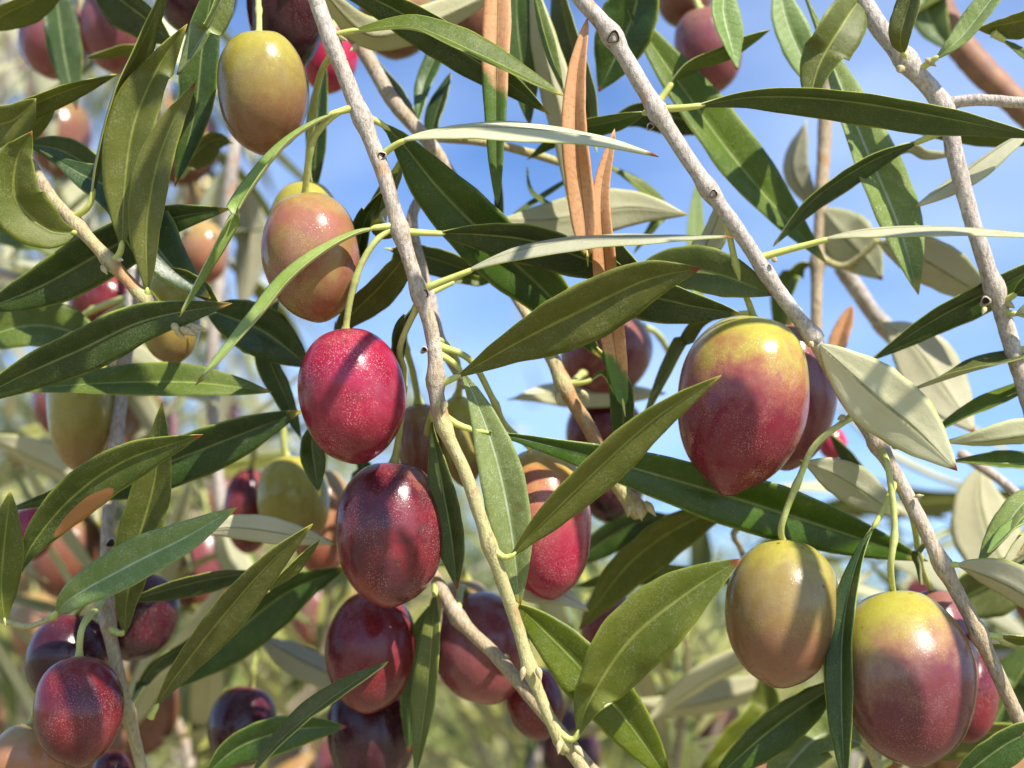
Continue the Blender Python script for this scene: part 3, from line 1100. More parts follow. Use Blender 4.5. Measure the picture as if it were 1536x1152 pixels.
# ================================================================== branch A: the middle branch
A = thing('olive_branch', 'pale grey branch hanging down the middle past the crimson olive', 'branch', P(455, -60, 2))
twig(A, [(430, -130, 3), (455, -60, 2), (478, 10, 1), (510, 95, 0), (548, 190, 0), (575, 260, 0), (600, 345, 0), (625, 425, 0), (650, 510, 0), (655, 600, 0), (664, 640, 0)], 15, 13, (1.05, .62),
     nodes=[(510, 60, 0), (550, 175, 0), (600, 345, 0), (632, 440, 0), (652, 570, 0)])
twig(A, [(656, 590, 0), (668, 645, -.5), (700, 715, -1), (735, 820, -1), (752, 868, 0), (778, 945, 2), (798, 1012, 2), (830, 1090, 2), (850, 1125, 3)], 12, 11, (.22, .05),
     nodes=[(668, 640, 0), (738, 815, 0), (792, 1005, 2), (845, 1115, 3)], name='young_stem')
twig(A, [(850, 1120, 3), (885, 1170, 4), (930, 1260, 5)], 12, 9, (.3, .1), name='young_stem')
scar(A, 572, 234, -1.15, 7); scar(A, 637, 441, -1.2, 7); scar(A, 636, 525, -1.0, 5)
for q in [(786, 1000, 0, -4, 22), (806, 1000, 0, 6, 22), (752, 842, 0, -6, 18), (840, 1110, 1, -3, 24), (862, 1118, 1, 14, 18), (668, 600, -1, -3, 20), (538, 66, 0, -12, 10), (506, 52, 0, 16, 10)]:
    bud(A, *q)
leaf(A, [(497, 55), (545, 44), (620, 40), (700, 72), (780, 110), (845, 143)], 78, 66, (-1, -6), 'm', pet=45, wide=.45)
leaf(A, [(572, 228), (610, 210), (700, 196), (800, 198), (900, 212), (988, 236)], 66, -118, (-1, -10), 'm', pet=50, fold=8)
leaf(A, [(550, 168), (590, 200), (660, 285), (745, 370), (830, 450), (905, 540)], 108, -12, (1, 14), 'd', pet=40)
leaf(A, [(608, 340), (650, 350), (720, 352), (800, 362), (880, 390), (965, 425)], 88, -38, (0, 6), 'd', pet=60)
leaf(A, [(630, 434), (690, 412), (770, 382), (880, 362), (1000, 358), (1102, 357)], 62, -116, (0, -8), 'm', pet=85, fold=8)
leaf(A, [(658, 574), (695, 560), (780, 512), (880, 462), (970, 420), (1052, 402)], 112, -28, (0, -9), 'k', pet=34, wide=.56)
leaf(A, [(588, 340), (530, 350), (450, 402), (385, 475), (335, 530), (293, 577)], 56, 72, (-1, -14), 'p', pet=35)
leaf(A, [(535, 162), (480, 178), (420, 222), (360, 305), (310, 400), (270, 476)], 52, 73, (-1, -8), 'p', pet=40)
leaf(A, [(668, 615), (700, 642), (790, 660), (950, 702), (1150, 762), (1392, 842)], 100, -14, (0, 16), 'd', pet=60, wide=.6)
leaf(A, [(742, 818), (762, 836), (800, 798), (880, 720), (980, 630), (1082, 563)], 76, -30, (-1, -14), 'k', pet=48)
leaf(A, [(665, 525), (690, 555), (722, 620), (748, 700), (768, 800), (780, 912)], 80, 6, (1, 3), 'p', pet=50, wide=.55)
leaf(A, [(655, 600), (648, 640), (662, 720), (676, 800), (686, 884)], 62, -25, (3, 4), 'd', pet=40, wide=.6)
leaf(A, [(832, 1088), (862, 1108), (885, 1050), (945, 960), (1030, 890), (1112, 838)], 122, -22, (2, -8), 'k', pet=50, wide=.50)
leaf(A, [(770, 895), (800, 930), (870, 1000), (940, 1080), (1010, 1180)], 96, -6, (5, 10), 'm', pet=20, wide=.5)
leaf(A, [(596, 350), (575, 330), (600, 250), (602, 225)], 70, -60, (4, 12), 'k', pet=10)
leaf(A, [(612, 345), (608, 380), (570, 430), (520, 480), (500, 520)], 70, -40, (3, 16), 'k', pet=20)
leaf(A, [(560, 290), (548, 330), (530, 400), (500, 465)], 40, -30, (4, 14), 'd', pet=16)
leaf(A, [(630, 445), (606, 490), (600, 540), (580, 610)], 46, -55, (2, 10), 'd', pet=26)
# khaki leaf above the fork at the top
leaf(A, [(470, -30), (540, -10), (620, 30), (700, 82), (770, 130), (825, 172)], 74, -30, (2, 8), 'd', pet=20)
leaf(A, [(480, -40), (540, 45), (600, 48), (680, 18), (770, -30)], 66, 160, (6, 18), 'm', pet=20)

# ---- olives on branch A
olive('yellow green olive turning brown at its tip, hanging highest beside the middle branch', (388, 44), (400, 231), 70, 4, 'greentan', [(388, 14, 6), (385, -40, 8)], lean=4, groove=48)
olive('green olive mostly hidden behind the blushed brown one', (460, 268), (455, 440), 57, 20, 'green', [(466, 200, 16), (478, 120, 8), (505, 80, 2)], lean=6)
olive('brown blushed olive crossed by a narrow leaf', (455, 287), (482, 482), 76, 5, 'browngreen', [(462, 245, 2), (472, 205, 0), (505, 170, -1), (540, 160, 0)], lean=10)
olive('bright crimson speckled olive touching the dark red one below', (515, 490), (540, 694), 83, 0, 'crimson', [(525, 450, 0), (540, 400, -1), (565, 360, -1), (592, 342, 0)], lean=10)
olive('large dark red olive with a tan right side below the crimson one', (590, 688), (582, 909), 83, 6, 'redtan', [(600, 640, 8), (606, 560, 6), (600, 520, 3), (628, 450, 1)], lean=4, groove=38)
olive('shaded brown olive tucked behind the middle branch', (628, 602), (640, 735), 40, 24, 'brown', [(620, 560, 20), (606, 500, 12), (622, 450, 1)], lean=6)
olive('yellow green olive just right of the middle branch, half hidden', (685, 590), (700, 730), 34, 22, 'green', [(690, 560, 18), (672, 520, 8), (655, 505, 1)], lean=6)
olive('pink speckled olive with a yellow shoulder behind the vertical leaf', (808, 666), (826, 897), 73, 16, 'yellowpink', [(760, 640, 14), (740, 600, 9), (705, 540, 4), (660, 520, 1)], lean=4)
olive('dark red olive under the tan sided one, crossed by a leaf point', (565, 885), (548, 1066), 69, 22, 'darkred', [(590, 830, 26), (620, 760, 30), (640, 650, 20), (655, 600, 4)], lean=10)
olive('dark purple olive at the bottom edge under the dark red one', (555, 1010), (560, 1185), 68, 32, 'purple', [(600, 960, 34), (650, 930, 32)], lean=6)

# ================================================================== branch H: second stem behind the middle branch
H = thing('olive_branch', 'beige shaded branch running behind the middle one at the top', 'branch', P(500, -40, 24))
twig(H, [(490, -60, 26), (512, 20, 24), (548, 80, 22), (585, 145, 20), (618, 185, 20), (650, 222, 19), (672, 258, 20), (700, 300, 22)], 14, 12, (.75, .6))
twig(H, [(650, 215, 20), (640, 280, 20), (618, 330, 18), (640, 430, 17), (665, 520, 16), (700, 580, 18)], 10, 9, (.9, .8), nodes=[(655, 450, 17)], name='side_stem')
twig(H, [(640, 205, 20), (720, 212, 22), (790, 228, 24), (860, 250, 26)], 9, 7, (.3, .2), name='side_stem')
leaf(H, [(655, 455, 0), (690, 430, 0), (740, 425, 0)][0:0] or [(650, 440), (690, 420), (720, 422), (742, 420)], 20, 0, (17, 22), 'm', pet=60)
leaf(H, [(640, 400), (575, 372), (640, 385), (700, 405), (742, 418)][1:], 56, -30, (17, 24), 'd', pet=10)
leaf(H, [(690, -10), (655, 80), (635, 130), (622, 200)][::-1], 34, -20, (22, 30), 'd', pet=10)
leaf(H, [(655, 225), (652, 180), (668, 130), (676, 108)], 40, -45, (22, 26), 'd', pet=10)
leaf(H, [(640, 200), (600, 140), (560, 90), (550, 40)], 36, -50, (22, 32), 'd', pet=10)
leaf(H, [(640, 215), (655, 270), (675, 330), (690, 380)], 40, -60, (22, 34), 'k', pet=16)

# ================================================================== branch M: stem that comes out below, right of the dark olives
M_ = thing('olive_branch', 'beige forked branch under the dark red olives at the bottom', 'branch', P(645, 860, 18))
twig(M_, [(610, 770, 24), (640, 835, 20), (655, 870, 18), (690, 930, 15), (745, 985, 12), (800, 1050, 9), (850, 1110, 8), (905, 1175, 8)], 12, 12, (.7, .35), nodes=[(690, 925, 15)])
twig(M_, [(655, 880, 18), (658, 930, 20), (645, 1000, 22)], 6, 5, (.3, .2), name='side_stem')
leaf(M_, [(650, 880), (648, 950), (640, 1040), (622, 1170)], 50, -35, (12, 6), 'k', pet=30)
leaf(M_, [(652, 885), (628, 960), (618, 1040), (612, 1130)], 50, 10, (22, 24), 'd', pet=20)
olive('dusky pink and maroon olive behind the forked branch at bottom centre', (700, 890), (745, 1052), 76, 28, 'mauve', [(692, 880, 26), (690, 925, 18)], lean=8)
olive('small dark maroon olive below the pink one, cut by the pale stem', (790, 1000), (815, 1108), 44, 30, 'darkred', [(770, 985, 28), (745, 985, 14)], lean=8)
olive('pale pink olive peeping out above the dusky maroon one', (700, 868), (690, 960), 45, 48, 'orange', [(690, 850, 44), (650, 840, 24)], lean=6)

# ================================================================== branch B: right hand main branch
B = thing('olive_branch', 'whitish branch running from the top centre to the lower right corner', 'branch', P(860, -20, 2))
twig(B, [(800, -110, 4), (865, -10, 2), (915, 50, 1), (985, 165, 0), (1050, 265, 0), (1110, 350, 1), (1170, 440, 2), (1225, 512, 3)], 15, 13, (1.15, .95),
     nodes=[(918, 55, 1), (985, 170, 0), (1062, 285, 0), (1158, 400, 2), (1218, 505, 3)])
twig(B, [(1220, 505, 3), (1265, 590, 4), (1310, 655, 4), (1345, 715, 3), (1385, 790, 2), (1415, 850, 1), (1460, 935, 0), (1510, 1040, 0), (1560, 1150, 0)], 13, 13, (.85, .5),
     nodes=[(1318, 665, 4), (1412, 848, 1), (1468, 950, 0)], name='lower_stem')
scar(B, 920, 56, -.6, 11); scar(B, 1070, 291, -1.3, 7); scar(B, 975, 190, -.5, 5)
for q in [(1372, 745, 1, 14, -2, 15, 4), (1338, 668, 2, 8, 4, 14, 5), (1480, 958, 0, 16, 6, 20, 6), (1160, 393, 0, 5, -10, 10, 5), (1215, 512, 1, 6, 12, 12, 5), (1268, 625, 3, -12, 4, 18, 6)]:
    bud(B, *q)
leaf(B, [(985, 168), (1040, 160), (1130, 146), (1250, 150), (1390, 172), (1570, 208)], 84, -48, (-1, -6), 'd', pet=62, wide=.5)
leaf(B, [(1156, 378), (1200, 370), (1280, 352), (1400, 345), (1500, 350), (1600, 362)], 70, -106, (1, -8), 'm', pet=110, fold=8)
leaf(B, [(1222, 512), (1250, 535), (1310, 590), (1375, 645), (1436, 706)], 108, 172, (1, -6), 'm', pet=8, wide=.5, fold=6)
leaf(B, [(930, -30), (955, 30), (1030, 140), (1120, 260), (1240, 395)], 100, 32, (16, 22), 'm', pet=20, wide=.55)
leaf(B, [(1415, 848), (1450, 850), (1520, 880), (1600, 935)], 80, 140, (0, -8), 'm', pet=26)
leaf(B, [(1348, 720), (1325, 765), (1290, 830), (1266, 930), (1262, 1050), (1268, 1190)], 60, -38, (2, -8), 'd', pet=90, wide=.55)
leaf(B, [(1312, 655), (1250, 660), (1200, 690), (1260, 715), (1350, 775)][2:], 66, 168, (6, 12), 'm', pet=5, fold=6)
leaf(B, [(985, 175), (930, 180), (850, 200), (790, 240)], 40, -30, (4, 24), 'd', pet=30)
leaf(B, [(860, 300), (950, 425), (1020, 455), (1112, 471)], 100, -40, (10, 2), 'd', pet=10, wide=.45)
leaf(B, [(930, 420), (1000, 400), (1080, 412), (1160, 443)], 82, 12, (12, 2), 'm', pet=10, wide=.55)
leaf(B, [(945, -60), (955, 0), (930, 70), (898, 138)], 105, -20, (14, 20), 'd', pet=10, wide=.45)
leaf(B, [(1095, -40), (1085, 10), (1095, 60), (1107, 105)], 56, 24, (14, 12), 'p', pet=5)
leaf(B, [(990, 150), (1030, 100), (1090, 75), (1155, 45)], 40, -55, (16, 14), 'm', pet=30)
leaf(B, [(1470, 950), (1500, 955), (1560, 960)], 30, -60, (0, -2), 'k', pet=40)
leaf(B, [(1130, 470), (1050, 480), (1000, 560), (960, 640)], 40, -50, (14, 20), 'k', pet=20)
leaf(B, [(1062, 290), (1080, 320), (1050, 385), (1010, 420)], 50, 150, (10, 18), 'm', pet=10)
leaf(B, [(1400, 805), (1375, 830), (1378, 850), (1380, 880)], 20, -60, (6, 8), 'm', pet=5)
olive('big olive, yellow at the stalk and deep red at its pointed tip, right of centre', (1138, 469), (1090, 733), 101, 6, 'bigred', [(1105, 400, 4), (1088, 330, 1), (1068, 288, 0)], lean=6, nub=.11, groove=42, taper=.04)
olive('dark purple olive hidden behind the big yellow and red one', (1185, 480), (1178, 705), 72, 18, 'mauve', [(1190, 462, 14), (1218, 500, 5)], lean=4)
olive('greenish yellow olive with a tan underside, left one of the pair at lower right', (1180, 806), (1168, 1028), 88, 4, 'greentan', [(1172, 790, 3), (1200, 715, 2), (1225, 665, 2), (1268, 632, 4)], lean=8)
olive('large yellow to purple olive hanging at the lower right', (1338, 884), (1378, 1142), 102, 0, 'yellowpurple', [(1336, 850, -1), (1342, 790, -1), (1332, 700, 0), (1325, 672, 3)], lean=8)
olive('mauve shouldered olive behind the large yellow to purple one', (1400, 880), (1424, 1090), 54, 18, 'mauve', [(1382, 850, 14), (1372, 790, 6), (1350, 730, 4)], lean=4)
olive('narrow dark crimson olive at the right edge behind the large one', (1455, 975), (1452, 1112), 42, 24, 'darkred', [(1465, 955, 18), (1466, 945, 2)], lean=4)
olive('tiny glimpse of a pink olive behind the upper end of the pale leaf', (1245, 640), (1252, 690), 22, 60, 'magenta', None)

# ================================================================== branch C: upper right
Cb = thing('olive_branch', 'sandy rough branch curving down the upper right edge', 'branch', P(1300, -20, 8))
twig(Cb, [(1250, -90, 10), (1305, 20, 8), (1360, 92, 7), (1415, 160, 6), (1432, 230, 6), (1455, 320, 6), (1480, 400, 6), (1500, 460, 6), (1530, 560, 6), (1560, 660, 6)], 17, 14, (.95, .75),
     nodes=[(1358, 92, 7), (1425, 160, 6), (1490, 435, 6)])
twig(Cb, [(1420, 155, 6), (1470, 150, 4), (1560, 156, 2)], 11, 10, (.9, .8), name='side_stem')
scar(Cb, 1478, 452, 4.6, 7)
for q in [(1352, 100, 5, -4, 12, 14, 8), (1388, 88, 5, 14, 10, 22, 6), (1478, 460, 5, -6, 16, 16, 5), (1508, 452, 5, 14, 10, 18, 6)]:
    bud(Cb, *q)
leaf(Cb, [(1322, 20), (1300, -10), (1262, 40), (1228, 100), (1212, 168)][1:], 84, -16, (4, 2), 'k', pet=5, wide=.42)
leaf(Cb, [(1348, 98), (1350, 60), (1362, 10), (1375, -50)], 46, -20, (3, 0), 'k', pet=25)
leaf(Cb, [(1388, 92), (1420, 75), (1455, 40), (1530, -60)], 48, 35, (3, 0), 'p', pet=40)
leaf(Cb, [(1400, 196), (1372, 215), (1300, 246), (1220, 300), (1160, 370)], 54, -50, (8, 12), 'd', pet=50)
leaf(Cb, [(1190, -50), (1235, 60), (1290, 200), (1345, 330), (1378, 442)], 98, 38, (16, 12), 'p', pet=10, wide=.66)
leaf(Cb, [(1165, -40), (1180, 30), (1205, 90), (1235, 150)], 62, 20, (22, 20), 'p', pet=10)
leaf(Cb, [(1560, 190), (1500, 225), (1430, 275), (1372, 312)], 54, -125, (8, 12), 'm', pet=10)
leaf(Cb, [(1600, 370), (1510, 425), (1410, 475), (1305, 542)], 64, -35, (8, 12), 'd', pet=10)
leaf(Cb, [(1500, 460), (1540, 430), (1600, 380)], 60, -40, (4, 0), 'd', pet=30)
leaf(Cb, [(1500, 465), (1530, 470), (1600, 450)], 40, 150, (4, 0), 'm', pet=30)
leaf(Cb, [(1600, 500), (1520, 535), (1450, 555), (1370, 582)], 56, 62, (4, 8), 'k', pet=40)
leaf(Cb, [(1600, 540), (1520, 590), (1450, 620), (1395, 650)], 46, 55, (8, 10), 'm', pet=20)
leaf(Cb, [(1610, 640), (1530, 652), (1470, 660), (1415, 662)], 60, 138, (6, 6), 'm', pet=10)
leaf(Cb, [(1610, 690), (1530, 695), (1470, 692), (1430, 690)], 52, 48, (8, 8), 'm', pet=10)
leaf(Cb, [(1600, 20), (1540, 30), (1500, 38), (1465, 44)], 62, -40, (8, 10), 'k', pet=10)
leaf(Cb, [(1490, 50), (1520, 70), (1570, 110)], 20, 50, (10, 10), 'm', pet=20)
leaf(Cb, [(1300, 245), (1360, 225), (1390, 235), (1440, 230)], 30, 130, (14, 20), 'm', pet=10)
leaf(Cb, [(1620, 200), (1540, 205), (1440, 196), (1340, 190)], 50, -50, (14, 20), 'm', pet=10)

# ---- thin branches behind on the right
K = thing('olive_branch', 'beige out of focus branch standing behind the right hand leaves', 'branch', P(1240, 160, 50))
twig(K, [(1242, 60, 50), (1238, 180, 50), (1232, 300, 48), (1226, 400, 46), (1224, 490, 44), (1222, 560, 44)], 13, 10, (.6, .5), nodes=[(1228, 395, 46)])
twig(K, [(1262, 400, 50), (1310, 470, 52), (1352, 520, 56), (1420, 600, 60)], 16, 13, (.8, .8), name='side_stem', nodes=[(1325, 495, 52)])
twig(K, [(1228, 385, 46), (1262, 400, 44), (1290, 385, 42), (1318, 355, 40)], 7, 6, (.1, .1), name='side_stem')
leaf(K, [(1232, 310), (1262, 350), (1300, 390), (1324, 420)], 90, 165, (46, 40), 'm', pet=5, fold=8)
leaf(K, [(1310, 360), (1380, 385), (1440, 420), (1500, 455)], 84, 160, (30, 26), 'm', pet=5, fold=8)
leaf(K, [(1320, 480), (1370, 520), (1420, 590), (1462, 650)], 104, 200, (34, 30), 'm', pet=5, fold=8)
leaf(K, [(1225, 400), (1200, 400), (1180, 440), (1170, 520)], 60, -50, (46, 50), 'm', pet=10)
leaf(K, [(1245, 560), (1256, 520), (1270, 480), (1278, 458)], 34, -20, (40, 40), 'oa', pet=5, label='dry orange brown leaf')
leaf(K, [(1470, 690), (1470, 760), (1500, 840), (1560, 900)], 110, 196, (46, 40), 'm', pet=5, fold=8)
leaf(K, [(1240, 645), (1270, 680), (1300, 720), (1330, 770)], 44, -50, (40, 40), 'd', pet=5)
leaf(K, [(1210, 180), (1190, 250), (1215, 300), (1230, 320)], 50, 150, (50, 52), 'm', pet=5)
twig(K, [(1440, 680, 40), (1500, 720, 36), (1570, 780, 30)], 10, 8, (.8, .8), name='side_stem')
KO = thing('olive_branch', 'thick orange brown out of focus branch in the top right corner', 'branch', P(1380, -60, 60))
twig(KO, [(1350, -90, 60), (1400, 0, 58), (1450, 80, 56), (1530, 160, 54), (1620, 240, 52)], 27, 24, (1, 1), mat=BROWNBARK)
leaf(KO, [(1390, -60), (1385, 0), (1400, 40), (1430, 78)], 70, 20, (54, 50), 'm', pet=5)
leaf(KO, [(1500, -40), (1440, -20), (1400, 0), (1370, 20)], 30, 50, (50, 50), 'm', pet=5)

# ---- young shoot at the right edge
Y = thing('olive_branch', 'young shoot of small pale leaves at the lower right edge', 'branch', P(1560, 800, 4))
twig(Y, [(1600, 770, 4), (1560, 790, 4), (1530, 830, 4), (1490, 860, 6)], 6, 4, (.1, .0))
leaf(Y, [(1585, 720), (1540, 750), (1500, 800), (1465, 850)], 52, 35, (4, 2), 'p', pet=10)
leaf(Y, [(1560, 770), (1520, 790), (1480, 830)], 36, 60, (2, 0), 'p', pet=10)
leaf(Y, [(1600, 790), (1550, 815), (1500, 850)], 56, 140, (5, 4), 'm', pet=10)
leaf(Y, [(1640, 850), (1570, 850), (1500, 862)], 40, 40, (6, 6), 'm', pet=10)
leaf(Y, [(1400, 920), (1460, 890), (1540, 850), (1600, 830)], 110, -30, (36, 34), 'k', pet=10)

# ---- bottom right leaves
Z = thing('olive_branch', 'leafy branch low behind the two lower right olives', 'branch', P(1300, 1180, 14))
twig(Z, [(1360, 1260, 10), (1320, 1160, 12), (1290, 1080, 14), (1278, 1020, 16)], 10, 8, (.25, .1))
leaf(Z, [(1285, 1010), (1235, 1040), (1150, 1100), (1060, 1180)], 84, -34, (14, 10), 'd', pet=20)
leaf(Z, [(1290, 1090), (1240, 1100), (1190, 1140), (1150, 1200)], 110, 24, (24, 20), 'p', pet=15)
leaf(Z, [(1400, 1200), (1450, 1160), (1520, 1110), (1600, 1080)], 70, -34, (2, -2), 'd', pet=15)
leaf(Z, [(1320, 1150), (1400, 1110), (1480, 1100), (1560, 1095)], 90, -50, (26, 30), 'k', pet=15)
leaf(Z, [(1480, 1110), (1510, 1050), (1540, 1000), (1580, 960)], 80, 30, (34, 34), 'm', pet=15)

# ================================================================== branch with dry leaves, top centre
Dd = thing('olive_branch', 'branch behind the top centre carrying three upright dry orange leaves', 'branch', P(870, 520, 20))
twig(Dd, [(745, 415, 22), (775, 450, 19), (800, 490, 16), (815, 515, 15)], 5, 12, (.3, .3), name='shoot')
twig(Dd, [(808, 500, 15.5), (825, 530, 14), (852, 590, 12), (885, 645, 12), (925, 725, 12), (962, 772, 12)], 13, 13, (.32, .18), nodes=[(850, 575, 12), (955, 760, 12)])
for q in [(955, 755, 11, 8, 26, 28, 7), (968, 752, 11, 14, 20, 28, 7), (945, 755, 11, -4, 24, 22, 6), (838, 588, 10, -2, 24, 20, 6), (872, 585, 10, 14, 22, 24, 6)]:
    bud(Dd, *q)
leaf(Dd, [(748, -80), (746, 20), (744, 120), (744, 220), (746, 308)], 50, -14, (6, 2), 'o1', pet=10, wide=.35, label='dry orange leaf with a green lower half', fold=20, curl=.2)
leaf(Dd, [(882, 400), (876, 320), (864, 200), (866, 110), (881, 27)], 52, -20, (0, 2), 'oa', pet=10, wide=.38, label='dry orange leaf pointing up', fold=24)
leaf(Dd, [(938, 625), (922, 520), (908, 400), (902, 290), (922, 193)], 46, -10, (2, -1), 'o2', pet=10, wide=.4, label='dry orange leaf still green at its base', fold=24)
leaf(Dd, [(850, 575), (880, 572), (905, 560), (930, 600)], 14, 50, (11, 12), 'k', pet=70)
leaf(Dd, [(850, 300), (848, 200), (820, 90), (795, -40)], 62, 165, (14, 18), 'm', pet=10)
leaf(Dd, [(848, 145), (826, 80), (812, 30), (800, -30)], 26, 30, (8, 8), 'm', pet=10)
leaf(Dd, [(895, 230), (880, 140), (850, 40), (830, -60)], 84, -50, (20, 26), 'k', pet=10)
leaf(Dd, [(775, -60), (776, 30), (785, 110), (795, 190)], 64, 8, (18, 20), 'd', pet=10)
leaf(Dd, [(748, 250), (752, 340), (760, 400)], 26, -50, (16, 20), 'd', pet=10)
leaf(Dd, [(740, 330), (830, 330), (940, 312), (1032, 322)], 74, 190, (22, 20), 'm', pet=10, fold=8)
leaf(Dd, [(740, 345), (790, 310), (850, 270), (870, 250)], 12, 40, (26, 30), 'm', pet=10)
leaf(Dd, [(790, 250), (800, 290), (850, 320), (900, 330)], 12, 40, (26, 30), 'm', pet=10)
leaf(Dd, [(900, 190), (960, 170), (1030, 180), (1110, 195)], 60, -30, (26, 30), 'd', pet=10)
leaf(Dd, [(900, 240), (960, 280), (990, 320), (950, 380)], 30, 50, (30, 34), 'm', pet=10)
leaf(Dd, [(1060, 480), (1042, 420), (1042, 330), (1048, 260)], 40, 30, (50, 50), 'p', pet=10)
leaf(Dd, [(760, 600), (820, 590), (900, 590), (1000, 590)], 50, 200, (40, 44), 'm', pet=10)
leaf(Dd, [(895, 520), (925, 560), (935, 620), (930, 700)], 44, -10, (8, 18), 'd', pet=10)
olive('mauve out of focus olive behind the dry leaf, above the long dark leaf', (960, 478), (858, 580), 68, 46, 'mauve', [(985, 500, 50), (1010, 540, 60)], lean=6)
olive('dark brown olive under the mauve one behind the diagonal leaf', (900, 590), (915, 715), 60, 50, 'darkred', [(880, 560, 40), (855, 580, 20)], lean=6)
olive('dark purple olive below the long dark leaf beside the bud tipped twig', (920, 690), (915, 785), 46, 44, 'purple', [(935, 660, 30), (925, 720, 14)], lean=6)
olive('purple and red out of focus olive left of the wide lower leaf', (915, 880), (905, 1000), 40, 56, 'mauve', [(925, 850, 56), (940, 800, 50)], lean=6)
olive('olive brown fruit at the top edge behind the dry leaf', (725, -30), (720, 90), 42, 40, 'brown', [(722, -60, 40), (720, -100, 40)], lean=4)
olive('rusty brown fruit at the top edge behind the pale leaf', (600, -30), (590, 88), 58, 44, 'brown', [(600, -60, 40), (600, -110, 40)], lean=4)
olive('reddish brown olive at the top edge, right of the whitish branch', (1050, 10), (1075, 138), 50, 46, 'mauve', [(1040, -10, 46), (1020, -60, 46)], lean=6)
olive('dark brown olive cut by the top edge, right of the whitish branch', (1020, -70), (1030, 42), 46, 54, 'brown', None)

# ---- dark leaves between the two main branches, lower middle
E = thing('olive_branch', 'shaded leafy branch behind the lower middle leaves', 'branch', P(1110, 770, 30))
twig(E, [(1140, 760, 34), (1100, 800, 34), (1110, 820, 34), (1130, 880, 34)], 6, 5, (.3, .3))
leaf(E, [(1125, 765), (1050, 775), (950, 840), (868, 945)], 86, -34, (26, 30), 'k', pet=10)
leaf(E, [(740, 868), (790, 885), (840, 892), (884, 918)], 40, 190, (16, 18), 'm', pet=10, fold=8)
leaf(E, [(1010, 770), (940, 790), (880, 830), (850, 850)], 60, -20, (40, 44), 'd', pet=10)
leaf(E, [(1130, 880), (1050, 862), (950, 862), (860, 880)], 40, -30, (40, 40), 'm', pet=10)
leaf(E, [(1180, 960), (1120, 985), (1040, 1030), (960, 1090)], 60, 140, (50, 54), 'm', pet=10)
leaf(E, [(1140, 1000), (1150, 1060), (1100, 1120), (1040, 1170)], 90, -30, (60, 54), 'k', pet=10)
leaf(E, [(1200, 1000), (1110, 1040), (1010, 1060), (940, 1050)], 60, 150, (70, 70), 'm', pet=10)

# ================================================================== left hand branch with bud end
D = thing('olive_branch', 'pale green twig ending in a tuft of buds at the left', 'branch', P(80, 300, 0))
twig(D, [(40, 240, 4), (80, 300, 2), (125, 348, 0), (165, 392, -1), (210, 440, -2), (245, 472, -2), (282, 495, -2)], 12, 10, (.5, .08), nodes=[(112, 335, 0), (165, 392, -1), (218, 448, -2), (270, 490, -2)])
for q in [(278, 488, -3, 34, 6, 36, 6), (270, 492, -4, 26, 12, 30, 7), (262, 492, -3, 20, 22, 26, 6), (275, 480, -2, 12, -4, 18, 6), (285, 496, -3, 12, 2, 20, 9), (152, 398, -2, 12, 18, 20, 5), (175, 388, -3, 14, 4, 14, 5), (258, 485, -3, 14, 16, 22, 7)]:
    bud(D, *q)
leaf(D, [(112, 360), (75, 345), (25, 300), (25, 240), (48, 197)], 104, -4, (-1, -8), 'k', pet=14, wide=.45, fold=28)
leaf(D, [(100, 325), (135, 305), (148, 240), (175, 140), (215, 60), (262, -50)], 66, 68, (0, -6), 'k', pet=60)
leaf(D, [(160, 388), (182, 372), (186, 290), (200, 190), (235, 105), (281, 36)], 86, -20, (-2, -4), 'k', pet=34, fold=22)
leaf(D, [(218, 452), (221, 420), (220, 340), (232, 260), (256, 190), (294, 122)], 68, -24, (-3, -6), 'k', pet=16, fold=22)
leaf(D, [(355, -60), (332, 0), (300, 60), (265, 112)], 74, 60, (-2, 0), 'p', pet=5)
leaf(D, [(325, -50), (305, 60), (292, 170), (262, 280)], 66, -8, (8, 10), 'd', pet=5)
leaf(D, [(-40, 190), (20, 170), (90, 140), (176, 112)], 50, -40, (2, 0), 'k', pet=5)
leaf(D, [(-60, 200), (-20, 190), (20, 180), (54, 148)], 78, -20, (0, -2), 'k', pet=5)
leaf(D, [(20, 250), (30, 210), (60, 180), (90, 148)], 40, -40, (6, 6), 'k', pet=5)
leaf(D, [(60, 225), (120, 260), (190, 300), (250, 390), (316, 448)], 92, 14, (6, 3), 'd', pet=10, wide=.55)
leaf(D, [(-40, 470), (60, 430), (160, 375), (250, 330), (346, 313)], 90, -14, (5, 6), 'd', pet=10, wide=.45)
leaf(D, [(-70, 620), (20, 570), (120, 525), (220, 480), (348, 455)], 82, -20, (-1, -4), 'd', pet=10, wide=.5)
leaf(D, [(-20, 590), (100, 578), (200, 573), (300, 574), (408, 588)], 66, 28, (6, 8), 'm', pet=10, wide=.6)
leaf(D, [(-60, 520), (30, 490), (100, 495), (170, 530)], 90, 22, (18, 20), 'm', pet=10)
leaf(D, [(300, 460), (350, 478), (400, 500), (466, 552)], 92, -8, (14, 16), 'd', pet=5)
leaf(D, [(240, 400), (260, 410), (300, 430), (330, 460)], 40, -30, (4, 4), 'k', pet=5)
leaf(D, [(420, 440), (400, 520), (430, 600), (452, 660)], 50, -40, (20, 22), 'd', pet=5)
leaf(D, [(-40, 50), (10, 20), (50, 0), (110, -40)], 80, -50, (14, 14), 'k', pet=5)
leaf(D, [(80, -50), (88, 20), (98, 90), (115, 165)], 62, 14, (40, 40), 'd', pet=5)
leaf(D, [(130, -60), (170, -10), (220, 30), (262, 70)], 90, -40, (16, 16), 'd', pet=5)
leaf(D, [(350, 215), (320, 210), (285, 240), (270, 270)], 60, -40, (30, 30), 'k', pet=5)
leaf(D, [(30, 215), (90, 225), (150, 260), (210, 300)], 60, -10, (14, 14), 'd', pet=5)
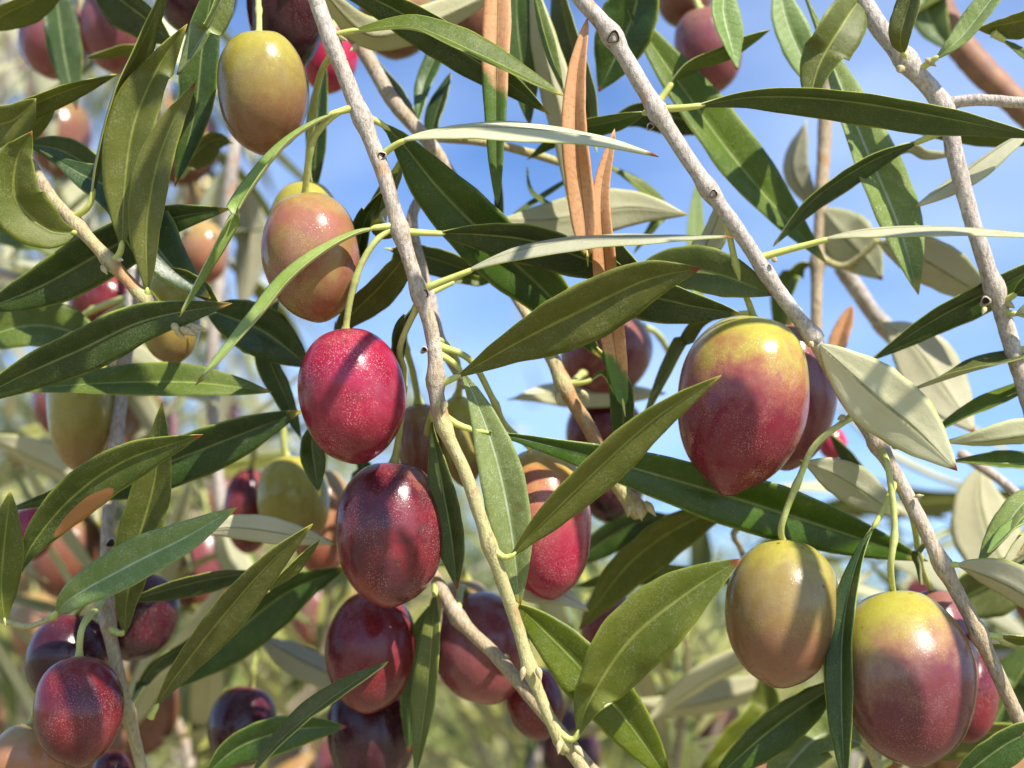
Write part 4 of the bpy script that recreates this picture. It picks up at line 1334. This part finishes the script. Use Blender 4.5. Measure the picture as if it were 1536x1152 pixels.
leaf(D, [(490, 90), (478, 160), (474, 230), (470, 300)], 38, -14, (22, 24), 'd', pet=5)
leaf(D, [(240, 80), (195, 72), (160, 80), (128, 88)], 30, -50, (22, 26), 'k', pet=5)

# ---- lower left cluster of leaves
G = thing('olive_branch', 'grey vertical stem with a kinked leaf stalk at the lower left', 'branch', P(200, 440, 30))
twig(G, [(205, 400, 34), (196, 470, 32), (182, 580, 30), (170, 700, 26), (160, 820, 20), (162, 930, 14), (178, 1010, 12), (192, 1070, 12), (220, 1180, 12)], 14, 10, (1.1, .25), nodes=[(163, 935, 14), (165, 900, 16), (192, 1070, 12)])
scar(G, 166, 815, 17.5, 7)
twig(G, [(-10, 925, 8), (40, 940, 8), (80, 925, 8)], 6, 5, (.2, .1), name='side_stem')
leaf(G, [(165, 942), (185, 948), (190, 900), (205, 820), (232, 720), (243, 603)], 74, -14, (10, 0), 'k', pet=50, wide=.5)
leaf(G, [(25, 872), (50, 815), (110, 745), (190, 690), (304, 652)], 86, -22, (-2, -6), 'q', pet=10, wide=.5, label='green leaf with an orange patch')
leaf(G, [(60, 925), (110, 895), (200, 845), (280, 805), (356, 761)], 76, 14, (2, -4), 'p', pet=14, wide=.52)
leaf(G, [(-20, 775), (80, 745), (220, 705), (340, 660), (455, 615)], 90, -24, (10, 12), 'd', pet=10, wide=.6)
leaf(G, [(8, 940), (2, 880), (6, 820), (16, 735)], 66, 10, (-4, -8), 'k', pet=5)
leaf(G, [(225, 1075), (260, 1020), (330, 930), (400, 850), (469, 786)], 72, -34, (6, -4), 'k', pet=20, wide=.5)
leaf(G, [(370, 1170), (420, 1110), (500, 1045), (582, 992)], 60, 60, (-4, -8), 'k', pet=5)
leaf(G, [(185, 905), (240, 888), (320, 868), (400, 858)], 50, -44, (14, 18), 'd', pet=10)
leaf(G, [(280, 800), (350, 790), (430, 800), (505, 816)], 48, 160, (10, 14), 'm', pet=10, fold=8)
leaf(G, [(400, 890), (420, 870), (450, 840), (480, 810)], 30, -50, (6, 4), 'k', pet=5)
leaf(G, [(250, 1040), (340, 960), (430, 890), (520, 850)], 92, -20, (26, 30), 'd', pet=10)
leaf(G, [(300, 1170), (360, 1120), (440, 1095), (520, 1090)], 70, -24, (16, 18), 'd', pet=10)
leaf(G, [(478, 630), (468, 660), (472, 700), (478, 738)], 44, -4, (10, 10), 'd', pet=5)
leaf(G, [(380, 950), (440, 985), (490, 1010), (540, 1040)], 60, 200, (50, 50), 'm', pet=5)
leaf(G, [(530, 690), (545, 700), (550, 730), (560, 760)], 50, -20, (30, 30), 'd', pet=5)
leaf(G, [(190, 1070), (230, 1000), (290, 960), (330, 900)], 40, -50, (26, 30), 'd', pet=5)
leaf(G, [(-30, 650), (40, 680), (110, 720), (150, 790)], 70, 140, (60, 60), 'm', pet=5)
leaf(G, [(-40, 350), (40, 350), (100, 370), (160, 400)], 70, 20, (50, 50), 'm', pet=5)
olive('dark brown red olive with a sunlit stripe, at the lower left', (118, 983), (118, 1147), 66, 2, 'darkred', [(124, 940, 5), (150, 908, 12), (166, 896, 16)], lean=8)
olive('dark purple olive behind the brown red one at lower left', (108, 920), (95, 1060), 60, 20, 'purple', [(130, 900, 20), (160, 880, 18)], lean=6)
olive('blackish purple olive behind the kinked stem at lower left', (225, 858), (190, 988), 60, 30, 'purple', [(215, 840, 30), (165, 830, 22)], lean=6)
olive('orange brown olive in the bottom left corner', (45, 1085), (35, 1200), 56, 14, 'orange', [(60, 1060, 16), (110, 1040, 16)], lean=6)
olive('small dark olive at the bottom edge near the lower left', (170, 1125), (165, 1210), 30, 30, 'purple', None)
olive('dark purple olive with bright red glints, blurred at the bottom left', (378, 1030), (350, 1150), 52, 44, 'purple', [(380, 1000, 44), (390, 960, 44)], lean=6)
olive('olive green fruit with yellow glints behind the left hand stem', (125, 500), (118, 706), 50, 28, 'green', [(150, 480, 30), (190, 450, 30)], lean=4)
olive('brown fruit behind the striped leaf at the left', (110, 490), (105, 638), 45, 44, 'brown', [(130, 470, 40), (190, 440, 34)], lean=4)
olive('shaded yellow olive just below the tuft of buds', (245, 410), (262, 546), 46, 20, 'green', [(240, 400, 22), (205, 400, 32)], lean=6)
olive('dark red olive in shade above the striped leaves at the left', (165, 405), (155, 500), 56, 46, 'darkred', [(180, 400, 44), (204, 400, 36)], lean=6)
olive('yellow green olive out of focus left of the tan sided one', (430, 680), (452, 820), 56, 40, 'green', [(425, 660, 40), (430, 600, 40)], lean=4)
olive('pinkish out of focus olive behind the yellow green one', (485, 700), (482, 862), 50, 52, 'orange', [(485, 680, 50), (485, 640, 50)], lean=4)
olive('small maroon olive left of the yellow green out of focus one', (375, 700), (372, 830), 38, 62, 'darkred', [(380, 680, 60), (380, 640, 60)], lean=4)
olive('small crimson olive at the left edge beside the pointed leaf', (45, 760), (48, 840), 32, 60, 'crimson', None)
olive('peach coloured blurred olive beside the thin leaf at the left', (300, 330), (312, 425), 36, 80, 'orange', None)

# ---- stems behind
N_ = thing('olive_branch', 'dim grey stem out of focus, second from the left', 'branch', P(350, 200, 90))
twig(N_, [(362, 120, 95), (350, 230, 90), (338, 350, 90), (322, 480, 88), (318, 600, 88), (332, 760, 86), (350, 880, 86)], 12, 10, (.9, .8))
leaf(N_, [(350, 240), (320, 300), (300, 380), (300, 450)], 60, 150, (92, 96), 'm', pet=10)
leaf(N_, [(345, 260), (372, 320), (372, 400), (360, 470)], 60, 150, (92, 96), 'm', pet=10)
leaf(N_, [(330, 760), (340, 820), (370, 880), (420, 920)], 60, 150, (86, 80), 'm', pet=10)

# ================================================================== top left olives
T_ = thing('olive_branch', 'shaded branch at the top left with dark hanging olives', 'branch', P(150, -60, 50))
twig(T_, [(60, -80, 60), (140, -60, 50), (260, -70, 34), (380, -60, 20), (450, -55, 12)], 14, 12, (.9, .7))
twig(T_, [(118, -60, 60), (122, 20, 60), (128, 80, 60)], 6, 5, (.4, .3), name='side_stem')
olive('brown mauve olive at the upper left crossed by a dark leaf', (85, 0), (80, 118), 54, 60, 'mauve', [(85, -30, 60), (100, -65, 56)], lean=4)
olive('brown olive behind the narrow leaves at the upper left', (165, -20), (180, 110), 52, 56, 'mauve', [(165, -40, 54), (180, -62, 46)], lean=4)
olive('dark maroon olive cut by the top edge beside the bright narrow leaf', (290, -80), (300, 55), 62, 26, 'purple', [(300, -90, 26), (300, -66, 30)], lean=4)
olive('blackish maroon olive at the top behind the first green one', (430, -90), (432, 108), 62, 22, 'purple', None, lean=6)
olive('bright magenta olive peeping past the middle branch at the top', (500, 40), (488, 140), 42, 40, 'magenta', [(500, 20, 40), (500, -20, 38)], lean=4)
